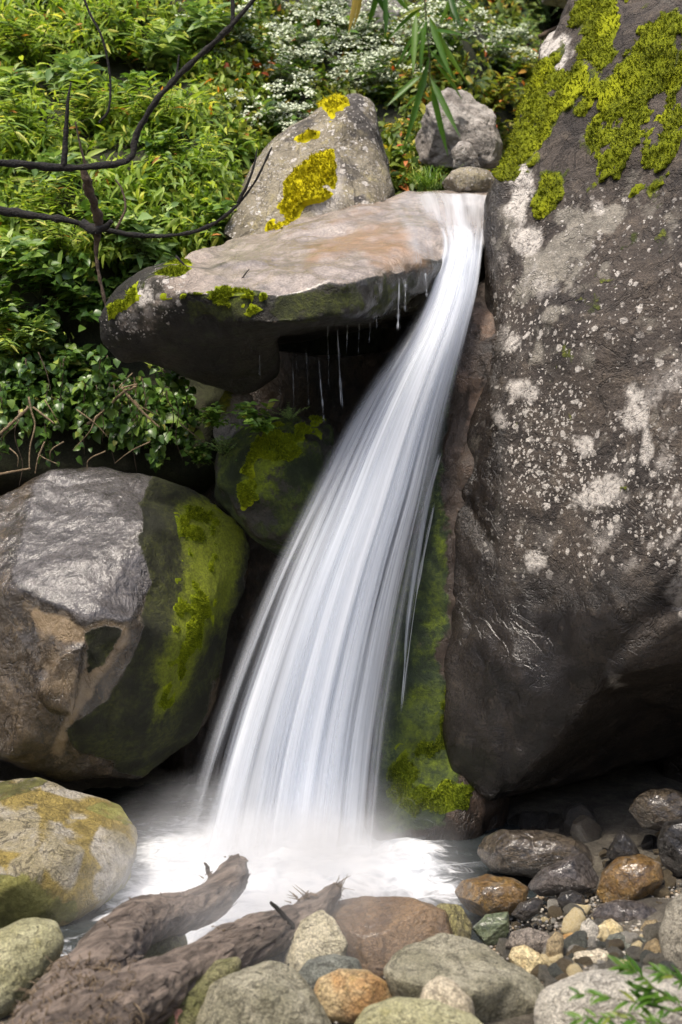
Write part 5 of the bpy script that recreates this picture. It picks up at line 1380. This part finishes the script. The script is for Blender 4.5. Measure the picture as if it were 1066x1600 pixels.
plant('broad', 275, 225, .8, 'broad-leaved plant in the middle of the slope under the rising branch', 'leafy_plant', 'plant', v=0, out=.2)
plant('broad', 375, 215, .8, 'broad green plant at the lower edge of the white flowers', 'leafy_plant', 'plant', v=1, out=.15)
plant('broad', 330, 330, .7, 'broad-leaved plant behind the tip of the lower dark branch', 'leafy_plant', 'plant', v=0, out=.1)
plant('broad', 60, 400, .85, 'light leafy plant on the ivy bank at the picture edge', 'leafy_plant', 'plant', v=1, out=.15)
plant('lance', 25, 520, .6, 'pale green tuft of narrow leaves low on the ivy bank', v=1, out=.15)
plant('ivy', 130, 440, .9, 'ivy clump on the bank halfway up to the dark branch', 'ivy_plant', 'ivy', v=0)
plant('ivy', 215, 430, .8, 'ivy clump just above the mossy nose of the slab', 'ivy_plant', 'ivy', v=1)
plant('ivy', 110, 540, .95, 'ivy clump level with the nose of the slab', 'ivy_plant', 'ivy', v=1, out=.2)
plant('ivy', 190, 600, .8, 'ivy clump under the nose of the slab above dead twigs', 'ivy_plant', 'ivy', v=0, out=.1)
plant('ivy', 40, 600, .85, 'lowest ivy clump at the picture edge over the dark hollow', 'ivy_plant', 'ivy', v=0, out=.15)
FL = [(430, 120, 'white flowering bush above the pointed rock, nearest the rising branch'), (480, 75, 'white flowering bush high above the pointed rock'), (540, 120, 'white flowering bush directly over the tip of the pointed rock'), (590, 60, 'white flowering bush beside the hanging bamboo leaves'),
      (395, 60, 'white flowering bush at the top next to the rising branch end'), (500, 20, 'topmost white flowering bush in front of the pale grey boulder'), (600, 125, 'white flowering bush between pointed rock and cracked boulder'), (430, 190, 'small white flowering bush hanging over the shoulder of the pointed rock'), (770, 85, 'white flowering bush near the dark gap beyond the bamboo leaves'), (690, 60, 'white flowering bush seen through the bamboo leaves')]
for k, (x, y, lab) in enumerate(FL):
    plant('flower', x, y, .95 if y > 40 else .8, lab, 'flowering_bush', 'bush', 'white flowering bushes on the slope', .12, k)
for k, (x, y, kd, sc, lab) in enumerate([(20, 110, 'pale', 1.0, 'pale airy plant at the left picture edge above the dark branch'), (120, 100, 'pale', .9, 'pale airy plant between the two upright dark twigs'), (190, 130, 'broad', .8, 'broad-leaved plant left of the rising branch'), (80, 250, 'pale', .8, 'pale plant seen through the thick dark branch'),
        (20, 370, 'pale', .8, 'pale plant under the lower dark branch at the picture edge'), (150, 330, 'broad', .7, 'broad-leaved plant between the dark branches by the brown stem'), (95, 360, 'lance', .6, 'narrow-leaved plant drooping below the lower dark branch'), (240, 390, 'pale', .7, 'pale plant above the mossy slab nose'),
        (20, 460, 'broad', .8, 'broad-leaved plant low on the ivy bank at the picture edge'), (70, 500, 'pale', .7, 'pale plant amid the ivy level with the slab nose'), (130, 600, 'broad', .5, 'broad-leaved plant over the dark hollow beneath the slab nose')]):
    plant(kd, x, y, sc, lab, 'leafy_plant', 'plant', out=.25, v=k)
plant('fern', 720, 25, 1.1, 'feathery pale fern at the top beyond the bamboo leaves', 'fern', 'fern', v=0)
plant('fern', 800, 40, 1.1, 'feathery pale fern beside the dark gap', 'fern', 'fern', v=1)
plant('fern', 850, 10, .8, 'small feathery fern at the mouth of the dark gap', 'fern', 'fern', v=0)
plant('autumn', 760, 130, 1.0, 'shrub with orange and yellow leaves behind the cracked boulder', v=0)
plant('autumn', 810, 150, .9, 'rusty-leaved shrub touching the skyline of the mossy giant boulder', v=1)
plant('autumn', 815, 90, .9, 'yellowish shrub beneath the dark gap', v=0)
plant('autumn', 790, 215, .7, 'low green-orange shrub between cracked boulder and giant boulder', v=1)
plant('autumn', 690, 110, .8, 'orange-tipped shrub seen just under the bamboo leaves', v=1)
plant('autumn', 640, 195, .6, 'reddish low shrub between the pointed rock and cracked boulder', v=0, out=.05)
plant('broad', 640, 240, .5, 'dark green leafy plant rooted between the pointed rock and the grass tuft', 'leafy_plant', 'plant', v=0, out=.05)
plant('broad', 408, 640, .48, 'fresh green leafy plant growing on the stone under the slab', 'leafy_plant', 'plant', v=1, Y=.08)
plant('fern', 455, 640, .22, 'small fern at the back of the hollow beside the dripping trickles', 'fern', 'fern', v=1, Y=.2)
plant('fern', 350, 690, .30, 'dim fern at the foot of the streaked stone', 'fern', 'fern', v=0, Y=.45)
plant('broad', 328, 640, .38, 'small green plant on the dark side of the streaked stone under the slab', 'leafy_plant', 'plant', v=0, Y=.15)
plant('ivy', 310, 690, .5, 'dim ivy plant in the hollow behind the wet boulder', 'ivy_plant', 'ivy', v=0, Y=.6)
plant('ivy', 375, 705, .25, 'tiny sprout on the mossy rock behind the fall', 'leafy_plant', 'plant', v=1, Y=.45)

# grass tuft at the crest
def blades(n, L, w_, seed, spread, outdir):
    r_ = np.random.default_rng(seed)
    V, Fc, t = [], [], []
    for k in range(n):
        b0 = r_.normal(0, spread * .3, 3) * np.array([1, 1, .1]); a = r_.uniform(0, 6.283)
        d = unit(np.array([math.cos(a), math.sin(a), r_.uniform(.5, 1.6)]) + outdir)
        l = L * r_.uniform(.5, 1.1)
        P = spline([b0, b0 + d * l * .55, b0 + d * l + np.array([0, 0, -l * r_.uniform(.2, .6)])], 7)
        s_ = unit(np.cross(d, [0, 0, 1.0])) * w_
        wv = np.array([.7, 1, 1, .9, .7, .45, .05])[:, None]
        o_ = sum(len(x) for x in V)
        V.append(np.stack([P - s_ * wv, P + s_ * wv], 1).reshape(-1, 3))
        i = np.arange(6)[:, None] * 2 + o_
        Fc.append(i + np.array([[0, 1, 3, 2]])); t.append(np.full(14, np.clip(r_.normal(.5, .25), 0, .95)))
    me = mesh_from('blade', np.concatenate(V), np.concatenate(Fc)); attr(me, 'tint', np.concatenate(t))
    return me
gt = link('grass_tuft', blades(150, .26, .0022, 5, .12, np.array([-.3, -.3, 0])), L_MID, None, at(672, 295, 1.45))
tag(gt, 'tuft of long thin grass at the crest beside the low beige stone', 'grass tuft')

# bare dark branches reaching in front of the slope
def branch(name, label, main, twigs, mat, cat='branch'):
    base = at(*main[0][:3])
    P = spline([at(*m[:3]) for m in main], 60)
    R = np.interp(np.linspace(0, 1, 60), np.linspace(0, 1, len(main)), [m[3] for m in main]) * (.64 if mat is M_dark else 1)
    o = link(name, tubes_mesh(name, [(P - base, R)], 10, .5), mat, None, base)
    tag(o, label, cat)
    for tw in twigs:
        Q = spline([at(*m[:3]) for m in tw], 24)
        r_ = np.linspace(tw[0][3], tw[-1][3], 24)
        link('twig', tubes_mesh('twig', [(Q - base, r_)], 6, .25), mat, o)
    return o
branch('bare_branch', 'thick dark bare branch rising in a curve to the top of the picture', [(-60, 250, -.4, .026), (30, 256, -.3, .027), (100, 262, -.2, .028), (165, 258, -.2, .026), (204, 248, -.2, .026), (216, 205, -.2, .022), (250, 150, -.25, .020), (300, 98, -.3, .019), (350, 52, -.35, .018), (405, -10, -.4, .016)],
       [[(100, 262, -.2, .017), (103, 210, -.22, .012), (106, 160, -.25, .008), (111, 128, -.25, .004)], [(345, 55, -.35, .013), (362, 40, -.35, .010), (364, 10, -.36, .009), (360, -20, -.36, .008)], [(155, 192, -.2, .006), (170, 170, -.22, .010), (172, 120, -.22, .009), (160, 60, -.25, .008), (140, 20, -.25, .007), (125, -20, -.25, .006)],
        [(268, 132, -.25, .008), (276, 115, -.2, .007), (280, 85, -.2, .004)]], M_dark)
branch('bare_branch', 'lower dark branch curving up to a forked tip in front of the pointed rock', [(-60, 318, .1, .034), (20, 332, .1, .032), (90, 342, .1, .026), (140, 352, .1, .020), (200, 366, .1, .017), (265, 368, .05, .016), (320, 356, 0, .014), (365, 326, -.05, .012), (398, 285, -.05, .009), (425, 230, -.05, .006)],
       [[(372, 318, -.05, .009), (388, 285, -.07, .007), (398, 255, -.07, .005), (402, 232, -.07, .003)], [(130, 350, .1, .026), (150, 360, .05, .024), (165, 355, .02, .02), (175, 345, 0, .012)], [(275, 400, 0, .006), (300, 425, -.05, .005), (330, 442, -.1, .005), (365, 446, -.12, .005), (390, 420, -.12, .003)]], M_dark)
branch('bare_branch', 'brownish upright stem joining the two dark branches', [(130, 262, -.1, .018), (140, 300, -.05, .02), (155, 345, .05, .02), (150, 390, .1, .012), (155, 430, .1, .009), (168, 490, .1, .005)], [[(135, 262, -.1, .007), (125, 225, -.12, .007), (118, 190, -.14, .004)], [(182, 358, .0, .007), (196, 325, .02, .007), (190, 295, .04, .005), (180, 280, .05, .004)]], M_VINE)

# broken dead twigs and dry vines over the hollow
branch('dead_twig', 'pair of broken straw-coloured sticks crossed under the slab nose', [(125, 672, .7, .007), (165, 640, .65, .008), (190, 615, .62, .008), (214, 603, .6, .008)], [[(190, 605, .62, .008), (215, 635, .6, .008), (235, 655, .6, .006), (250, 668, .6, .005)], [(192, 606, .6, .005), (215, 600, .6, .005)], [(186, 606, .62, .004), (200, 590, .66, .004), (207, 583, .7, .003)]], M_TWIG, 'dead twigs')
branch('dead_twig', 'tripod of dry sticks over the hollow at the picture edge', [(-20, 695, .6, .008), (20, 660, .6, .009), (45, 636, .6, .008)], [[(45, 620, .6, .006), (50, 645, .6, .006), (55, 665, .6, .005), (47, 700, .6, .004), (46, 735, .6, .004)], [(52, 636, .6, .006), (70, 650, .58, .006), (85, 662, .58, .005)], [(-20, 745, .55, .008), (20, 737, .55, .007), (48, 732, .55, .005)], [(70, 690, .6, .005), (60, 715, .6, .004), (55, 740, .6, .003)]], M_TWIG, 'dead twigs')
rv = np.random.default_rng(91)
VN = [(178, 600, 180, 725), (200, 620, 214, 738), (213, 640, 220, 700), (222, 590, 228, 680), (265, 600, 285, 718), (245, 582, 246, 630), (168, 555, 168, 620), (150, 600, 160, 690), (232, 620, 205, 690), (95, 560, 100, 640), (60, 550, 85, 640), (270, 640, 250, 700), (188, 620, 181, 660), (210, 655, 190, 700), (30, 640, 30, 760)]
for k, (a, b, c, d_) in enumerate(VN):
    y0 = .72 + rv.normal(0, .06)
    pts = [(a, b, y0)] + [(a + (c - a) * f + rv.normal(0, 5), b + (d_ - b) * f, y0 - .02) for f in (.35, .7)] + [(c, d_, y0)]
    base = at(*pts[0])
    o = link('dry_vine', tubes_mesh('dry_vine', [(spline([at(*q) for q in pts], 20) - base, np.linspace(.0032, .0016, 20))], 5, .2), M_VINE, None, base)
    tag(o, 'thin dry vine dangling over the dark hollow above the wet boulder', 'vine', 'dry vines over the hollow')

# litter between the bank stones
def dead(label, pts, r0, r1):
    base = at(*pts[0])
    tag(link('fallen_twig', tubes_mesh('fallen_twig', [(spline([at(*q) for q in pts], 14) - base, np.linspace(r0, r1, 14))], 6, .4), M_VINE, None, base), label, 'twig')
dead('brown twig lying between the orange stone and largest bank boulder', [(588, 1513, -1.72), (615, 1517, -1.74), (650, 1512, -1.76)], .006, .003)
dead('reddish twig lying just below another twig by the orange stone', [(612, 1552, -1.95), (635, 1543, -1.93), (655, 1518, -1.9)], .007, .003)
dead('short rusty twig on pebbles in front of the dark round stone', [(885, 1428, -.95), (905, 1424, -.93), (925, 1428, -.94)], .004, .003)

# leafy ivy strands hanging over the hollow
def strand(pts, n, seed, label, L=.042):
    r_ = np.random.default_rng(seed)
    base = at(*pts[0])
    P = spline([at(*q) for q in pts], 40)
    u = r_.uniform(0, 39, n); i = u.astype(int)
    pp = P[i] + r_.normal(0, .022, (n, 3))
    o = link('ivy_strand', tubes_mesh('ivy_strand', [(P - base, np.linspace(.004, .0015, 40))], 5, .2), M_VINE, None, base)
    me = leaf_cloud(n, pp - base, np.array([0, -.5, -.5]), L, .85, seed, 'broad', .3, tmu=.45)
    link('foliage', me, L_IVY, o)
    tag(o, label, 'ivy', 'hanging ivy strands')
rt = np.random.default_rng(77)
for k, (x, y) in enumerate([(30, 640), (70, 625), (100, 690), (150, 650), (210, 625), (235, 690), (165, 705), (260, 610), (280, 660), (15, 700), (60, 710), (120, 640)]):
    a = rt.uniform(.3, 2.6); l = rt.uniform(35, 80)
    pts = [(x, y, .62), (x + math.cos(a) * l * .5 + rt.normal(0, 5), y + math.sin(a) * l * .4, .60), (x + math.cos(a) * l, y + math.sin(a) * l * .9, .62)]
    base = at(*pts[0])
    o = link('dry_stick', tubes_mesh('dry_stick', [(spline([at(*q) for q in pts], 12) - base, np.linspace(.0045, .002, 12))], 5, .3), M_TWIG, None, base)
    tag(o, 'thin straw-coloured stick tangled in the ivy over the dark hollow', 'stick', 'tangled sticks over the hollow')
SR = [([(40, 560, .7), (45, 620, .66), (35, 690, .66)], 'ivy strand left of the tripod of dry sticks'), ([(210, 590, .7), (215, 650, .68), (208, 700, .68)], 'ivy strand hanging through the crossed sticks'), ([(75, 600, .7), (70, 660, .68), (80, 720, .68)], 'ivy strand right of the tripod of dry sticks'), ([(290, 610, .85), (298, 660, .82), (285, 715, .82)], 'ivy strand at the inner end of the hollow behind the wet boulder'), ([(135, 590, .7), (130, 650, .68), (132, 710, .68)], 'leafy ivy strand hanging lowest, in the middle of the dark hollow'), ([(185, 610, .68), (187, 660, .66), (185, 690, .66)], 'short ivy strand behind the crossed sticks'), ([(245, 570, .72), (270, 590, .7), (285, 600, .7)], 'ivy strand creeping under the slab towards the fall'), ([(245, 640, .75), (247, 690, .72), (246, 720, .72)], 'ivy strand dangling beside the wet boulder top'),
      ([(100, 560, .68), (95, 620, .66), (85, 650, .66)], 'ivy strand above the tripod of dry sticks'), ([(0, 600, .68), (5, 660, .66), (0, 710, .66)], 'ivy strand dangling at the picture edge by the dry tripod'), ([(160, 545, .5), (155, 590, .55), (165, 640, .6)], 'ivy strand hanging straight from below the slab nose')]
for k, (pts, lab) in enumerate(SR):
    strand(pts, 60, 400 + k, lab)

# bamboo leaves hanging in from above, close to the camera
def bamboo(label, stem, leaves, Y):
    base = at(*stem[0])
    P = spline([at(*q) for q in stem], 30)
    o = link('bamboo_sprig', tubes_mesh('bamboo_sprig', [(P - base, np.linspace(.004, .0018, 30))], 6, .1), M_STEM, None, base)
    tag(o, label, 'bamboo')
    LPx, LDx, LL, NN = [], [], [], []
    for (x0, y0, x1, y1, dy) in leaves:
        a = at(x0, y0, Y); b = at(x1, y1, Y + dy)
        LPx.append(a - base); LDx.append(b - a); LL.append(np.linalg.norm(b - a)); NN.append([rv.normal(0, .5), -1, .5 + rv.normal(0, .3)])
    LPx, LDx, LL, NN = map(np.array, (LPx, LDx, LL, NN))
    me = leaves_mesh('foliage', LPx, LDx, unit(NN), LL, .024 + .012 * LL * 1.2, np.clip(rv.normal(.5, .25, len(LL)), 0, 1), .08, 'lance', .2)
    link('foliage', me, L_BAMB, o)
bamboo('bamboo sprig with long drooping leaves hanging over the white flowers', [(662, -30, -1.6), (666, 30, -1.6), (671, 90, -1.6), (672, 135, -1.6)],
       [(668, 25, 652, 120, -.05), (665, 30, 612, 108, .1), (664, 40, 633, 98, .05), (668, 20, 728, 135, .1), (672, 85, 632, 240, -.05), (673, 130, 700, 245, .05), (672, 120, 718, 212, -.1), (680, 100, 728, 155, .1), (662, 115, 604, 162, -.05), (665, 140, 623, 172, .1), (673, 80, 720, 130, .05), (672, 60, 640, 85, 0.1), (675, 48, 730, 52, .1), (664, 10, 615, 30, .1), (671, 30, 705, 120, -.08), (676, 90, 682, 75, .05), (664, 8, 600, 60, .15), (650, 20, 645, 115, -.1)], -1.6)
bamboo('short bamboo leaf cluster at the top just beside the long sprig', [(690, -60, -1.7), (700, -30, -1.7), (706, -5, -1.7)], [(700, -20, 713, 45, 0), (706, -10, 752, 22, .1), (704, -12, 690, 40, .05), (706, -15, 740, -2, .1), (700, -25, 716, 40, -.1)], -1.7)
bamboo('bamboo leaf cluster at the top between boulder and long sprig', [(560, -60, -1.6), (575, -40, -1.6), (590, -20, -1.6)], [(560, -30, 546, 55, .05), (566, -28, 556, 45, .1), (580, -25, 612, 35, .05), (592, -20, 575, 45, .1), (600, -20, 606, 60, -.05), (605, -20, 598, 55, .08), (612, -18, 640, 20, .05)], -1.6)

# green sprig lying over the whitish slab, close to the camera
def sprig(label, stems, n, Y, L, seed):
    r_ = np.random.default_rng(seed)
    base = at(*stems[0][0])
    items, LP, LD = [], [], []
    for st in stems:
        P = spline([at(*q) for q in st], 24)
        items.append((P - base, np.linspace(.0028, .0012, 24)))
        u = r_.uniform(4, 23, n); i = u.astype(int)
        t = unit(np.gradient(P, axis=0))[i]
        sd = unit(np.cross(t, np.array([0, -.5, 1.0]))) * np.where(r_.random(n) < .5, 1, -1)[:, None]
        LP.append(P[i] - base); LD.append(t * .9 + sd * .7 + r_.normal(0, .2, (n, 3)))
    o = link('leafy_sprig', tubes_mesh('leafy_sprig', items, 5, .2), M_STEM, None, base)
    tag(o, label, 'plant')
    LP, LD = np.concatenate(LP), np.concatenate(LD); m = len(LP)
    Ls = L * np.exp(r_.normal(0, .25, m))
    me = leaves_mesh('foliage', LP, unit(LD), unit(np.array([0, -.6, 1]) + r_.normal(0, .35, (m, 3))), Ls, Ls * .24, np.clip(r_.normal(.6, .22, m), 0, .95), .2, 'lance', .15)
    link('foliage', me, L_BAMB, o)
sprig('bright green narrow-leaved sprig reaching over the whitish slab from the corner', [[(1100, 1580, -2.6), (1040, 1555, -2.62), (1000, 1525, -2.65), (968, 1508, -2.66)], [(1110, 1600, -2.6), (1040, 1578, -2.66), (960, 1560, -2.7), (900, 1552, -2.72)], [(1110, 1630, -2.65), (1030, 1600, -2.7), (950, 1590, -2.74), (872, 1595, -2.76)], [(1100, 1640, -2.7), (1000, 1620, -2.72), (930, 1605, -2.76)], [(1100, 1560, -2.55), (1060, 1530, -2.6), (1030, 1518, -2.6)], [(1110, 1610, -2.6), (1060, 1570, -2.64), (990, 1545, -2.68)]], 26, -2.7, .055, 501)

# small hanging roots under the ledge by the dark gap
base = at(875, 40, 3.3)
items = [(spline([at(842, 58, 3.3), at(870, 45, 3.3), at(912, 25, 3.3)], 12) - base, np.full(12, .018))]
for k in range(16):
    x = 846 + k * 4.0; y = 57 - k * 1.9
    items.append((spline([at(x, y, 3.3), at(x + rv.normal(0, 1), y + 12, 3.29), at(x + rv.normal(0, 1.5), y + 22 + rv.normal(0, 3), 3.3)], 6) - base, np.linspace(.006, .003, 6)))
o = link('root_fringe', tubes_mesh('root_fringe', items, 5, .3), M_VINE, None, base)
tag(o, 'fringe of brown hanging roots below the dark gap beside the mossy boulder', 'roots')
